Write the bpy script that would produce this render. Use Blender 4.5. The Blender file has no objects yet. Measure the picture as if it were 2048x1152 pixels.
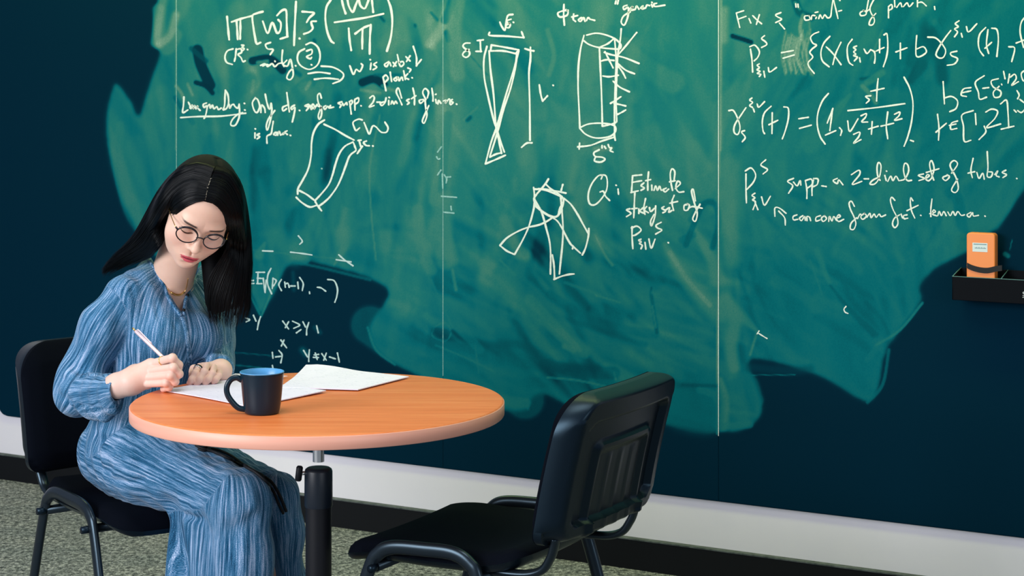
import bpy, bmesh, math, random
import numpy as np
from mathutils import Vector, Matrix

random.seed(7); rng = np.random.RandomState(11)
scene = bpy.context.scene
COL = scene.collection
# ---------------------------------------------------------------- camera
F_PX, HOR, CAMZ = 3820.0, 150.0, 1.425
cam_d = bpy.data.cameras.new('camera'); cam = bpy.data.objects.new('camera', cam_d); COL.objects.link(cam)
cam.location = (0, 0, CAMZ); cam.rotation_euler = (math.pi/2, 0, 0)
cam_d.sensor_width = 36.0; cam_d.lens = F_PX/2048*36.0; cam_d.shift_y = -(576-HOR)/2048
cam_d.clip_start = 0.05; cam_d.clip_end = 60
cam_d.dof.use_dof = True; cam_d.dof.focus_distance = 4.32; cam_d.dof.aperture_fstop = 13.0
scene.camera = cam
# ---------------------------------------------------------------- light and exposure
scene.view_settings.view_transform = 'Standard'; scene.view_settings.look = 'None'
scene.view_settings.gamma = 1.0; scene.view_settings.use_curve_mapping = False
scene.view_settings.exposure = 0.0
w = bpy.data.worlds.new('world'); scene.world = w; w.use_nodes = True
bg = w.node_tree.nodes['Background']; bg.inputs[0].default_value = (0.62, 0.74, 1.0, 1); bg.inputs[1].default_value = 0.30
def area(name, loc, target, sx, sy, power, col):
    d = bpy.data.lights.new(name, 'AREA'); d.shape = 'RECTANGLE'; d.size = sx; d.size_y = sy
    d.energy = power; d.color = col
    o = bpy.data.objects.new(name, d); COL.objects.link(o); o.location = loc
    o.rotation_euler = (Vector(target)-Vector(loc)).to_track_quat('-Z', 'Y').to_euler()
    return o
area('window_light', (-3.5, 1.5, 1.9), (-0.6, 4.6, 0.85), 2.4, 1.7, 180, (0.95, 0.96, 1.0))
area('window_light', (2.6, -0.8, 1.9), (0.1, 5.2, 0.9), 2.2, 1.6, 42, (0.90, 0.96, 1.0))
area('overhead_light', (-0.05, 4.92, 2.75), (0.30, 5.53, 1.80), 4.4, 0.3, 46, (0.86, 1.0, 0.30))
area('overhead_light', (-0.5, 3.3, 3.0), (-0.4, 4.0, 0.7), 1.2, 1.2, 9, (1.0, 0.98, 0.92)).data.spread = 1.7  # fill lamp added above the table to brighten its top

# ---------------------------------------------------------------- helpers
def P(px, py, Y):
    """world point seen at photo pixel (px,py) at depth Y"""
    return np.array([(px-1024)/F_PX*Y, Y, CAMZ-(py-HOR)/F_PX*Y])
def tag(o, label=None, cat=None, group=None, kind=None):
    if label: o['label'] = label
    if cat: o['category'] = cat
    if group: o['group'] = group
    if kind: o['kind'] = kind
    return o
def empty(name, loc=(0, 0, 0), rz=0.0):
    o = bpy.data.objects.new(name, None); COL.objects.link(o); o.location = loc; o.rotation_euler = (0, 0, rz)
    o.empty_display_size = 0.05
    return o
def mesh_obj(name, V, Fc, m, parent=None, smooth=True, local=False):
    me = bpy.data.meshes.new(name)
    if isinstance(V, np.ndarray) and isinstance(Fc, np.ndarray):
        me.vertices.add(len(V)); me.vertices.foreach_set('co', V.astype(np.float32).ravel())
        k = Fc.shape[1]
        me.loops.add(Fc.size); me.loops.foreach_set('vertex_index', Fc.astype(np.int32).ravel())
        me.polygons.add(len(Fc)); me.polygons.foreach_set('loop_start', np.arange(0, Fc.size, k, dtype=np.int32))
        me.update(calc_edges=True); me.validate()
    else:
        me.from_pydata([tuple(map(float, v)) for v in V], [], [tuple(int(i) for i in f) for f in Fc])
    if m: me.materials.append(m)
    if smooth: me.polygons.foreach_set('use_smooth', [True]*len(me.polygons))
    me.update()
    o = bpy.data.objects.new(name, me); COL.objects.link(o)
    if parent is not None:
        o.parent = parent
        if not local: o.matrix_parent_inverse = pmat(parent).inverted()
    return o
def pmat(o):
    m = Matrix.LocRotScale(o.location, o.rotation_euler, o.scale)
    return (pmat(o.parent) @ o.matrix_parent_inverse @ m) if o.parent else m
def autosmooth(o, ang=40):
    me = o.data; bm = bmesh.new(); bm.from_mesh(me)
    lim = math.radians(ang)
    for e in bm.edges:
        if len(e.link_faces) == 2 and e.calc_face_angle(0) > lim: e.smooth = False
    for f in bm.faces: f.smooth = True
    bm.to_mesh(me); bm.free(); return o
def cr(pts, n=8, closed=False):
    """Catmull-Rom through pts"""
    p = np.array(pts, float)
    if len(p) < 3 and not closed:
        t = np.linspace(0, 1, n+1)[:, None]; return p[0]*(1-t)+p[-1]*t
    if closed: q = np.vstack([p[-1], p, p[0], p[1]])
    else: q = np.vstack([2*p[0]-p[1], p, 2*p[-1]-p[-2]])
    out = []
    for i in range(1, len(q)-2):
        a, b, c, d = q[i-1], q[i], q[i+1], q[i+2]
        t = np.linspace(0, 1, n, endpoint=False)[:, None]
        out.append(0.5*((2*b)+(-a+c)*t+(2*a-5*b+4*c-d)*t*t+(-a+3*b-3*c+d)*t**3))
    if not closed: out.append(p[-1][None])
    return np.vstack(out)
def tube(path, r, n=12, closed=False, caps=True, flat=1.0):
    """sweep a circle along path (np Nx3); r scalar or array -> V,F lists"""
    path = np.array(path, float); N = len(path); r = np.broadcast_to(np.array(r, float), (N,))
    if closed: T = np.roll(path, -1, 0)-np.roll(path, 1, 0)
    else: T = np.gradient(path, axis=0)
    T /= np.linalg.norm(T, axis=1)[:, None]+1e-12
    up = np.array([0, 0, 1.]) if abs(T[0][2]) < .9 else np.array([1., 0, 0])
    u = np.cross(T[0], up); u /= np.linalg.norm(u)
    V = []; F = []
    for i in range(N):
        u = u-T[i]*np.dot(u, T[i]); u /= np.linalg.norm(u)+1e-12
        v = np.cross(T[i], u)
        for k in range(n):
            a = 2*math.pi*k/n
            V.append(path[i]+r[i]*(math.cos(a)*u+flat*math.sin(a)*v))
    M = N if closed else N-1
    for i in range(M):
        for k in range(n):
            a = i*n+k; b = i*n+(k+1) % n; j = ((i+1) % N)*n
            F.append((a, b, j+(k+1) % n, j+k))
    if caps and not closed:
        F.append(tuple(range(n-1, -1, -1))); F.append(tuple((N-1)*n+k for k in range(n)))
    return V, F
def merge(parts):
    V = []; F = []
    for v, f in parts:
        o = len(V); V += list(v); F += [tuple(i+o for i in q) for q in f]
    return V, F
def lathe(prof, n=48, c=(0, 0, 0), close=True):
    V = []; F = []
    for r, z in prof:
        for k in range(n):
            a = 2*math.pi*k/n; V.append((c[0]+r*math.cos(a), c[1]+r*math.sin(a), c[2]+z))
    m = len(prof)
    for i in range(m-1):
        for k in range(n):
            F.append((i*n+k, i*n+(k+1) % n, (i+1)*n+(k+1) % n, (i+1)*n+k))
    if close:
        F.append(tuple(range(n-1, -1, -1))); F.append(tuple((m-1)*n+k for k in range(n)))
    return V, F
def box(x0, x1, y0, y1, z0, z1):
    V = [(x0,y0,z0),(x1,y0,z0),(x1,y1,z0),(x0,y1,z0),(x0,y0,z1),(x1,y0,z1),(x1,y1,z1),(x0,y1,z1)]
    F = [(0,3,2,1),(4,5,6,7),(0,1,5,4),(1,2,6,5),(2,3,7,6),(3,0,4,7)]
    return V, F
def bevel(o, w=.003, seg=3, ang=30):
    m = o.modifiers.new('bevel', 'BEVEL'); m.width = w; m.segments = seg; m.limit_method = 'ANGLE'; m.angle_limit = math.radians(ang); return o

# ---------------------------------------------------------------- materials
def mat(name, col=(.5, .5, .5), rough=.5, metal=0.0, spec=.5, **kw):
    m = bpy.data.materials.new(name); m.use_nodes = True
    b = m.node_tree.nodes['Principled BSDF']
    b.inputs['Base Color'].default_value = (*col, 1); b.inputs['Roughness'].default_value = rough
    b.inputs['Metallic'].default_value = metal; b.inputs['Specular IOR Level'].default_value = spec
    for k, v in kw.items(): b.inputs[k.replace('_', ' ')].default_value = v
    return m
class NT:
    def __init__(s, m): s.m = m; s.t = m.node_tree; s.b = s.t.nodes['Principled BSDF']
    def n(s, ty, **kw):
        x = s.t.nodes.new(ty)
        for k, v in kw.items():
            if hasattr(x, k): setattr(x, k, v)
            else: x.inputs[k].default_value = v
        return x
    def l(s, a, b): s.t.links.new(a, b)
    def coord(s, kind='Object', scale=(1, 1, 1), rot=(0, 0, 0), attr=None):
        mp = s.n('ShaderNodeMapping'); mp.inputs['Scale'].default_value = scale; mp.inputs['Rotation'].default_value = rot
        if attr:
            a = s.n('ShaderNodeAttribute'); a.attribute_name = attr; s.l(a.outputs['Vector'], mp.inputs[0])
        else:
            c = s.n('ShaderNodeTexCoord'); s.l(c.outputs[kind], mp.inputs[0])
        return mp.outputs[0]
    def noise(s, co, scale=5, detail=4, rough=.5, dist=0):
        x = s.n('ShaderNodeTexNoise'); x.inputs['Scale'].default_value = scale; x.inputs['Detail'].default_value = detail
        x.inputs['Roughness'].default_value = rough; x.inputs['Distortion'].default_value = dist; s.l(co, x.inputs['Vector']); return x.outputs['Fac']
    def ramp(s, fac, stops):
        r = s.n('ShaderNodeValToRGB'); e = r.color_ramp.elements
        while len(e) < len(stops): e.new(.5)
        for i, (p, c) in enumerate(stops): e[i].position = p; e[i].color = (*c, 1)
        s.l(fac, r.inputs[0]); return r.outputs[0]
    def math(s, op, a, b=None, clamp=False):
        x = s.n('ShaderNodeMath'); x.operation = op; x.use_clamp = clamp
        for i, v in enumerate((a, b)):
            if v is None: continue
            if isinstance(v, (int, float)): x.inputs[i].default_value = v
            else: s.l(v, x.inputs[i])
        return x.outputs[0]
    def mix(s, fac, a, b, bt='MIX'):
        x = s.n('ShaderNodeMixRGB'); x.blend_type = bt
        for i, v in enumerate((fac, a, b)):
            if isinstance(v, (int, float)): x.inputs[i].default_value = v
            elif isinstance(v, tuple): x.inputs[i].default_value = (*v, 1)
            else: s.l(v, x.inputs[i])
        return x.outputs[0]
    def bump(s, h, strength=.3, dist=.002):
        x = s.n('ShaderNodeBump'); x.inputs['Strength'].default_value = strength; x.inputs['Distance'].default_value = dist
        s.l(h, x.inputs['Height']); s.l(x.outputs[0], s.b.inputs['Normal']); return x
    def base(s, c): s.l(c, s.b.inputs['Base Color'])
    def rough(s, c): s.l(c, s.b.inputs['Roughness'])

# board: dark enamel seen through more or less chalk haze (per-vertex haze amount)
M_board = mat('board_enamel', rough=.8, spec=.03); t = NT(M_board)
att = t.n('ShaderNodeAttribute'); att.attribute_name = 'haze'
gr = t.noise(t.coord('Object', (260, 260, 260)), 1, 3, .7)
gr2 = t.noise(t.coord('Object', (9, 9, 3)), 1, 5, .6)
k1 = t.math('SUBTRACT', gr, .5); k2 = t.math('SUBTRACT', gr2, .5)
k = t.math('ADD', t.math('MULTIPLY', k1, .45), t.math('MULTIPLY', k2, .5))
hz = t.math('MULTIPLY', att.outputs['Fac'], t.math('ADD', k, 1.0), True)
t.base(t.ramp(hz, [(0, (.0004, .0195, .040)), (.10, (.0006, .034, .060)), (.30, (.0012, .130, .160)), (.44, (.014, .165, .160)), (.60, (.050, .20, .165)), (.78, (.155, .28, .225)), (1, (.45, .58, .50))]))
M_chalk = mat('chalk', rough=.95, spec=.1); t = NT(M_chalk)
g = t.noise(t.coord('Object', (500, 500, 500)), 1, 2, .6)
t.base(t.ramp(g, [(.25, (.45, .62, .55)), (.5, (.80, .86, .80)), (.8, (.92, .93, .88))]))
M_chalk2 = mat('faint_chalk', rough=.95, spec=.1); t = NT(M_chalk2)
g = t.noise(t.coord('Object', (400, 400, 400)), 1, 2, .6)
t.base(t.ramp(g, [(.3, (.12, .36, .36)), (.75, (.42, .62, .58))]))
M_wall = mat('white_paint', (.80, .80, .82), .55, spec=.3); t = NT(M_wall)
g = t.noise(t.coord('Object', (3, 3, 3)), 1, 5, .6); t.base(t.ramp(g, [(.3, (.83, .80, .87)), (.7, (.88, .84, .89))]))
t.bump(t.noise(t.coord('Object', (300, 300, 300)), 1, 2), .08, .0005)
M_skirt = mat('baseboard_vinyl', (.006, .007, .009), .55, spec=.15)
M_skirt_top = mat('baseboard_top_highlight', (.07, .085, .08), .8)  # the lip's highlight is put into this paler top colour
t = NT(M_skirt_top); t.base(t.ramp(t.noise(t.coord('Object', (40, 40, 40)), 1, 4, .7), [(.35, (.04, .055, .05)), (.7, (.13, .15, .15))]))
M_carpet = mat('carpet_loop', rough=.95, spec=.1); t = NT(M_carpet)
v = t.n('ShaderNodeTexVoronoi'); v.inputs['Scale'].default_value = 1.0
t.l(t.coord('Object', (190, 140, 140), (0, 0, .5)), v.inputs['Vector'])
n1 = t.noise(t.coord('Object', (60, 60, 60)), 1, 4, .75); n2 = t.noise(t.coord('Object', (4, 9, 4)), 1, 3)
c1 = t.ramp(n1, [(.38, (.075, .083, .09)), (.5, (.31, .312, .32)), (.62, (.66, .64, .64))])
c2 = t.mix(.75, c1, t.ramp(v.outputs['Distance'], [(0, (1.25, 1.25, 1.25)), (.75, (.30, .34, .34))]), 'MULTIPLY')
t.base(t.mix(.35, c2, t.ramp(n2, [(.35, (.55, .62, .62)), (.65, (1.2, 1.15, 1.05))]), 'MULTIPLY'))
t.bump(v.outputs['Distance'], .6, .004).invert = True
M_wood = mat('beech_laminate', rough=.38, spec=.3); t = NT(M_wood)
gco = t.coord('Object', (2.2, 34, 34), (0, 0, .12))
gw = t.noise(gco, 1, 6, .62, .6); gf = t.noise(t.coord('Object', (14, 260, 260), (0, 0, .12)), 1, 3, .6)
cw = t.ramp(gw, [(.25, (.70, .165, .040)), (.5, (.80, .215, .062)), (.75, (.86, .30, .11))])
t.base(t.mix(.35, cw, t.ramp(gf, [(.3, (.72, .66, .62)), (.6, (1, 1, 1))]), 'MULTIPLY'))
M_edge = mat('edge_band', rough=.4, spec=.4); t = NT(M_edge)
ge = t.noise(t.coord('Object', (3, 3, 60)), 1, 4, .6); t.base(t.ramp(ge, [(.3, (.84, .38, .27)), (.7, (.88, .44, .32))]))
M_chrome = mat('chrome', (.92, .93, .92), .26, 1.0)
M_plastic = mat('black_plastic', (.002, .005, .009), .34, spec=.4)
t = NT(M_plastic); t.bump(t.noise(t.coord('Object', (700, 700, 700)), 1, 2), .15, .0003)
M_tray = mat('tray_plastic', (.002, .003, .006), .75, spec=.12)
M_tube = mat('black_powder_coat', (.006, .009, .012), .28, spec=.6)
for m_, tn in ((M_plastic, (.45, .75, 1, 1)), (M_tube, (.55, .8, 1, 1))): m_.node_tree.nodes['Principled BSDF'].inputs['Specular Tint'].default_value = tn
M_fabric = mat('black_upholstery', (.0018, .0030, .0065), .9, spec=.05)
t = NT(M_fabric); t.bump(t.noise(t.coord('Object', (900, 900, 900)), 1, 2), .35, .0006)
M_post = mat('black_post', (.004, .005, .008), .5, spec=.3)
M_mug = mat('mug_glaze', (.001, .018, .034), .30, spec=.35)
M_mug_in = mat('mug_inside', (.09, .33, .62), .3)
M_paper = mat('paper', rough=.7, spec=.2); t = NT(M_paper)
wv = t.n('ShaderNodeTexWave'); wv.inputs['Scale'].default_value = 1; wv.inputs['Distortion'].default_value = 5; wv.inputs['Detail'].default_value = 3; wv.inputs['Detail Scale'].default_value = 3
wv.bands_direction = 'Y'; t.l(t.coord('Object', (30, 26, 30), (0, 0, .55)), wv.inputs['Vector'])
pn = t.noise(t.coord('Object', (22, 22, 22)), 1, 3)
ink = t.math('MULTIPLY', t.math('GREATER_THAN', wv.outputs['Fac'], .93), t.math('GREATER_THAN', pn, .5))
t.base(t.mix(t.math('MULTIPLY', ink, .25), (.80, .77, .93), (.25, .3, .45)))
M_orange = mat('orange_plastic', (.95, .27, .055), .42)
M_label = mat('label_paper', (.70, .78, .80), .6)
M_ink = mat('label_ink', (.10, .22, .27), .7)
M_inkw = mat('white_print', (.75, .8, .8), .6)
# skin
M_skin = mat('skin', rough=.46, spec=.35); t = NT(M_skin)
a = t.n('ShaderNodeAttribute'); a.attribute_name = 'tint'
sn = t.noise(t.coord('Object', (60, 60, 60)), 1, 3)
t.base(t.mix(.12, a.outputs['Color'], t.ramp(sn, [(.3, (.85, .6, .5)), (.7, (1, .95, .9))]), 'MULTIPLY'))
t.b.inputs['Subsurface Weight'].default_value = .12; t.b.inputs['Subsurface Radius'].default_value = (.9, .35, .2); t.b.inputs['Subsurface Scale'].default_value = .01
M_hair = mat('black_hair', (.0012, .0022, .0032), .33, spec=.13); t = NT(M_hair)
M_hair.node_tree.nodes['Principled BSDF'].inputs['Anisotropic'].default_value = .0
M_hairb = mat('black_hair_mass', (.0015, .002, .003), .6, spec=.1)
# dress
def dress_mat(name, stops, warm):
    m = mat(name, rough=.9, spec=.12); t = NT(m)
    co = t.coord(attr='weave', scale=(210, 210, 7)); s1 = t.noise(co, 1, 3, .65)
    co2 = t.coord(attr='weave', scale=(700, 700, 40)); s2 = t.noise(co2, 1, 2, .6)
    co3 = t.coord(attr='weave', scale=(1100, 1100, 800)); s3 = t.noise(co3, 1, 2, .7)
    f = t.math('ADD', t.math('MULTIPLY', s1, .40), t.math('ADD', t.math('MULTIPLY', s2, .14), t.math('MULTIPLY', s3, .46)))
    t.base(t.ramp(f, stops))
    co4 = t.coord(attr='weave', scale=(75, 75, 5)); s4 = t.noise(co4, 1, 2, .5, .3)
    hh = t.math('ADD', t.math('MULTIPLY', s4, 1.0), t.math('MULTIPLY', s3, .06))
    t.bump(hh, .30, .005)
    t.b.inputs['Sheen Weight'].default_value = .15; return m
M_dress = dress_mat('blue_linen', [(.40, (.002, .026, .075)), (.465, (.009, .10, .21)), (.53, (.085, .25, .44)), (.60, (.60, .68, .88))], 0)
M_cord = mat('black_cord', (.003, .004, .007), .7)
M_gold = mat('gold', (.95, .62, .22), .25, 1.0)
M_silver = mat('silver', (.8, .82, .85), .2, 1.0)
M_frame = mat('glasses_acetate', (.004, .004, .008), .2)
M_glass = mat('lens_glass', (1, 1, 1), .03, spec=.5); t = NT(M_glass)
tr = t.n('ShaderNodeBsdfTransparent'); gl = t.n('ShaderNodeBsdfGlossy'); gl.inputs['Roughness'].default_value = .04
mx = t.n('ShaderNodeMixShader')
mx.inputs[0].default_value = .05; t.l(tr.outputs[0], mx.inputs[1]); t.l(gl.outputs[0], mx.inputs[2])
t.l(mx.outputs[0], t.t.nodes['Material Output'].inputs['Surface'])
M_pen = mat('pen_barrel', (.78, .62, .66), .3, .35)
M_lash = mat('lash', (.012, .009, .008), .7)
# ================================================================ wall, board, floor
A0 = np.array([-1.805, 6.733]); DU = np.array([.8685, -.4959]); DU /= np.linalg.norm(DU); NN = np.array([DU[1], -DU[0]])
def W(u, z, off=0.0):
    q = A0+DU*u+NN*off; return np.array([q[0], q[1], z])
def unW(px, py, off=0.0):
    """photo pixel -> (u,z) on the wall plane (plane offset off towards the room)"""
    px = np.asarray(px, float); py = np.asarray(py, float); k = (px-1024)/F_PX
    a = A0+NN*off
    # a + DU*u = (k*Y, Y)
    u = (k*a[1]-a[0])/(DU[0]-k*DU[1]); Y = a[1]+DU[1]*u
    return u, CAMZ-(py-HOR)/F_PX*Y
def toPx(u, z, off=0.0):
    X = A0[0]+NN[0]*off+DU[0]*u; Y = A0[1]+NN[1]*off+DU[1]*u
    return 1024+F_PX*X/Y, HOR+F_PX*(CAMZ-z)/Y
WALL_OFF = -.022; B_OFF = -.014; CH_OFF = B_OFF+.0007
def wbox(u0, u1, z0, z1, o0, o1):
    V = [W(u0,z0,o1),W(u1,z0,o1),W(u1,z0,o0),W(u0,z0,o0),W(u0,z1,o1),W(u1,z1,o1),W(u1,z1,o0),W(u0,z1,o0)]
    return V, [(0,3,2,1),(4,5,6,7),(0,1,5,4),(1,2,6,5),(2,3,7,6),(3,0,4,7)]
V, F = wbox(-2.6, 6.2, 0, 2.75, WALL_OFF-.12, WALL_OFF)
tag(mesh_obj('wall_back', V, F, M_wall, smooth=False), kind='structure')
V, F = box(-5, 5, -1.5, 8.3, -.1, 0)
tag(mesh_obj('floor', V, F, M_carpet, smooth=False), kind='structure')
zb = .0885
bb = mesh_obj('baseboard_back', *wbox(-2.6, 6.2, 0, zb-.0035, WALL_OFF, 0.0), M_skirt, smooth=False); tag(bb, kind='structure')
bevel(bb, .002, 2)
lip = mesh_obj('highlight_lip', *wbox(-2.6, 6.2, zb-.0035, zb, WALL_OFF, .001), M_skirt_top, bb, smooth=False)  # top strip that carries the painted highlight

# ---- chalk haze map, painted as soft wiping strokes (x,y in photo pixels, 2 px cells)
CX0, CY0, CW, CHh = -300, -400, 1450, 800
HZ = np.zeros((CHh, CW), np.float32)
yy, xx = np.mgrid[0:CHh, 0:CW].astype(np.float32); XX = CX0+2*xx; YY = CY0+2*yy
def blur(m, r):
    r = int(round(r/2))
    if r < 1: return m
    for ax in (0, 1):
        for _ in range(2):
            pad = [(0, 0), (0, 0)]; pad[ax] = (r+1, r); c = np.cumsum(np.pad(m, pad, mode='edge'), axis=ax, dtype=np.float64)
            n = m.shape[ax]
            m = ((c[2*r+1:2*r+1+n] - c[:n]) if ax == 0 else (c[:, 2*r+1:2*r+1+n]-c[:, :n]))/(2*r+1)
            m = m.astype(np.float32)
    return m
def polymask(pts, b=3):
    m = np.zeros(HZ.shape, bool); p = pts; j = len(p)-1
    for i in range(len(p)):
        xi, yi = p[i]; xj, yj = p[j]
        if yi != yj:
            c = ((yi > YY) != (yj > YY)) & (XX < (xj-xi)*(YY-yi)/(yj-yi)+xi); m ^= c
        j = i
    return blur(m.astype(np.float32), b)
def fill(pts, val, b=3, a=1.0, smooth=True):
    global HZ
    if smooth: pts = [tuple(q) for q in cr(pts, 4, closed=True)]
    m = polymask(pts, b)*a; HZ = HZ*(1-m)+val*m
def brush(pts, width, val, a=1.0, soft=.5, mode='mix', n=5):
    """soft stroke along pts; width may be (w0,w1)"""
    q = cr(pts, n); w0, w1 = width if isinstance(width, tuple) else (width, width)
    wm = max(w0, w1)
    x0 = int((q[:, 0].min()-wm-CX0)/2); x1 = int((q[:, 0].max()+wm-CX0)/2)+2
    y0 = int((q[:, 1].min()-wm-CY0)/2); y1 = int((q[:, 1].max()+wm-CY0)/2)+2
    x0, y0 = max(x0, 0), max(y0, 0); x1, y1 = min(x1, CW), min(y1, CHh)
    if x1 <= x0 or y1 <= y0: return
    X = XX[y0:y1, x0:x1]; Y = YY[y0:y1, x0:x1]; best = np.zeros(X.shape, np.float32)
    N = len(q)-1
    for i in range(N):
        ax, ay = q[i]; bx, by = q[i+1]; dx, dy = bx-ax, by-ay; L = dx*dx+dy*dy+1e-6
        h = np.clip(((X-ax)*dx+(Y-ay)*dy)/L, 0, 1); d = np.hypot(X-ax-h*dx, Y-ay-h*dy)
        wd = (w0+(w1-w0)*(i+h)/N)/2
        m = np.clip((wd-d)/(wd*soft+1e-6), 0, 1); best = np.maximum(best, m)
    best = best*best*(3-2*best)*a
    if mode == 'mix': HZ[y0:y1, x0:x1] = HZ[y0:y1, x0:x1]*(1-best)+val*best
    else: HZ[y0:y1, x0:x1] += val*best
# main wiped area
main = [(345,-400),(338,-60),(324,5),(311,45),(305,82),(318,98),(303,150),(287,200),(277,232),(266,205),(240,168),(227,166),(214,205),(211,262),
        (220,330),(242,402),(285,480),(345,560),(430,600),(495,585),(520,634),(552,585),(585,527),(640,531),(700,546),(752,566),(775,590),(735,655),(760,712),(830,750),
        (920,800),(1003,822),(1054,822),(1060,806),(1082,789),(1130,812),(1200,850),(1320,850),(1434,868),(1500,858),(1528,818),(1515,770),(1502,722),(1580,735),(1650,760),(1732,807),
        (1760,775),(1776,700),(1845,606),(1842,575),(1872,540),(1925,512),(1960,490),(2010,440),(2048,385),(2120,300),(2300,200),(2500,-400)]
main = [main[0]]+[tuple(q) for q in cr(main[1:-1], 3)]+[main[-1]]
mm = polymask(main, 3)
HZ = mm*.40
# broad tone patches: (polygon, value, blur, alpha)
fill([(345,-400),(338,-60),(324,5),(311,45),(305,82),(318,98),(350,150),(440,180),(600,190),(900,170),(960,60),(960,-400)], .52, 50, .75)
fill([(600,-60),(890,-60),(940,60),(900,170),(840,260),(780,200),(700,60)], .58, 40, .7)
fill([(960,-400),(1440,-400),(1440,120),(1300,200),(1100,120),(960,160)], .49, 60, .8)
fill([(1450,-400),(1900,-400),(1800,60),(1600,200),(1480,330),(1444,330)], .46, 50, .8)
fill([(1750,-400),(2500,-400),(2400,250),(2048,400),(1900,380),(1720,200)], .31, 70, .85)
fill([(900,170),(1430,150),(1430,420),(1250,470),(1100,380),(900,460)], .54, 60, .6)
fill([(700,250),(885,200),(895,480),(780,560),(700,470)], .54, 40, .6)
fill([(230,180),(280,260),(350,200),(470,330),(420,520),(250,400)], .37, 30, .6)
fill([(880,540),(1430,560),(1430,690),(1200,700),(1000,690),(880,650)], .33, 40, .8)
fill([(800,700),(1000,740),(1060,800),(1330,850),(1434,868),(1434,760),(1250,730),(1050,700),(880,640)], .23, 30, .8)
fill([(1500,520),(1840,500),(1850,600),(1780,690),(1735,800),(1600,740),(1500,700),(1450,600)], .29, 40, .8)
HZ *= mm
# wiping streaks following the hand's sweep in each part of the board
def streaks(n, xr, yr, angf, L, Wd, dv, curve=.13, clip=.06):
    for _ in range(n):
        x = rng.uniform(*xr); y = rng.uniform(*yr)
        ix, iy = int((x-CX0)/2), int((y-CY0)/2)
        if HZ[iy, ix] < clip: continue
        an = angf(x, y)+rng.normal(0, .12); l = rng.uniform(*L); cv = rng.normal(0, curve)
        pts = [(x+math.cos(an+cv*s)*l*s*.5, y+math.sin(an+cv*s)*l*s*.5) for s in (-1, -.5, 0, .5, 1)]
        wd = rng.uniform(*Wd); brush(pts, (wd, wd*rng.uniform(.3, 1)), rng.choice([-1, 1])*rng.uniform(.3, 1)*dv, 1, rng.uniform(.25, .8), 'add', 3)
vert = lambda x, y: math.pi/2+.30*math.sin((x-500)/170)-.1
streaks(240, (210, 880), (-100, 600), vert, (120, 380), (14, 80), .06)
streaks(170, (880, 1440), (-100, 560), lambda x, y: math.pi/2-.25+.5*math.sin(x/90+y/200), (80, 300), (14, 80), .055)
streaks(170, (760, 1440), (450, 860), lambda x, y: .62+.25*math.sin(x/80), (90, 320), (8, 60), .06)
streaks(120, (1440, 2040), (-100, 420), lambda x, y: math.pi/2+.45+.2*math.sin(x/60), (60, 260), (10, 60), .05)
streaks(110, (1440, 1900), (380, 800), lambda x, y: 1.05+.5*math.sin(x/70), (50, 220), (5, 34), .05)
streaks(60, (300, 1900), (-100, 700), lambda x, y: rng.uniform(0, 3.14), (20, 80), (2, 6), .04, .1)
HZ = blur(HZ, 2)*.96; mm2 = polymask(main, 3); HZ = np.clip(HZ, 0, 1)*mm2
# named wipes and rub marks seen in the photograph
B = brush
B([(470,-60),(410,20),(375,90),(372,150)], (90, 50), .34, .5, .4); B([(540,150),(640,120),(780,150)], 60, .37, .45, .5); B([(700,-40),(600,40),(520,110)], (60, 30), .40, .4, .4)
B([(318,20),(322,75),(335,98),(352,70)], 34, .66, .5, .5); B([(800,-20),(850,40),(862,110)], (70, 30), .64, .5, .4)
B([(330,-20),(318,40),(312,85)], 30, .80, .7, .8); B([(318,90),(340,70),(352,30)], 26, .86, .7, .8)
B([(352,-10),(352,300)], 5, .82, .8, .8); B([(352,300),(352,430)], 4, .55, .5, .8)
B([(430,50),(400,120),(370,200)], 60, .45, .5); B([(500,160),(470,190),(455,235),(440,320)], (40, 25), .37, .65)
B([(395,100),(402,130),(420,170)], 26, .05, .95, .3); B([(392,165),(412,172),(425,186)], 12, .05, .95, .35); B([(383,97),(412,122)], 14, .15, .8)
B([(505,122),(540,118),(565,140)], 20, .06, .95, .3); B([(560,130),(585,140),(600,150)], 12, .18, .7); B([(515,125),(535,122)], 8, .75, .7)
B([(725,165),(748,158),(768,170)], 20, .06, .95, .3); B([(722,180),(760,186)], 9, .80, .5); B([(750,150),(800,150)], 10, .2, .7); B([(765,172),(790,182)], 9, .75, .6)
B([(352,172),(362,185),(368,200)], 9, .78, .7); B([(375,168),(385,190)], 8, .75, .6); B([(350,195),(362,215)], 12, .18, .7); B([(372,225),(385,245)], 14, .25, .5)
B([(545,155),(520,190),(500,240),(480,330),(470,420)], (20, 55), .34, .6); B([(615,160),(590,185),(570,240),(555,300)], (16, 45), .36, .6)
B([(700,210),(690,260),(670,330)], (40, 20), .37, .45); B([(620,165),(612,178)], 10, .8, .5); B([(507,162),(504,185)], 9, .78, .5)
for x0 in (505, 560, 610): B([(x0,175),(x0+14,190),(x0+30,230)], 34, .62, .35)
B([(760,230),(740,330),(742,420),(752,520)], 5, .75, .45); B([(700,260),(690,350)], 10, .62, .3)
B([(880,180),(885,320),(870,400)], 34, .70, .5); B([(895,20),(880,60),(860,90)], 30, .86, .55, .8); B([(905,0),(890,40)], 22, .2, .7); B([(893,65),(897,80)], 14, .15, .8)
B([(862,25),(875,40)], 7, .2, .7); B([(830,50),(831,53)], 8, .15, .8); B([(762,35),(768,42)], 8, .15, .8); B([(628,80),(630,84)], 10, .15, .8)
B([(920,-20),(908,60),(915,150)], 38, .74, .6); B([(897,230),(890,300),(884,380)], 22, .30, .6)
B([(835,420),(845,500),(862,540)], 30, .60, .5); B([(890,400),(885,470),(892,520)], 50, .68, .45); B([(905,540),(912,580)], 8, .75, .4)
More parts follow.
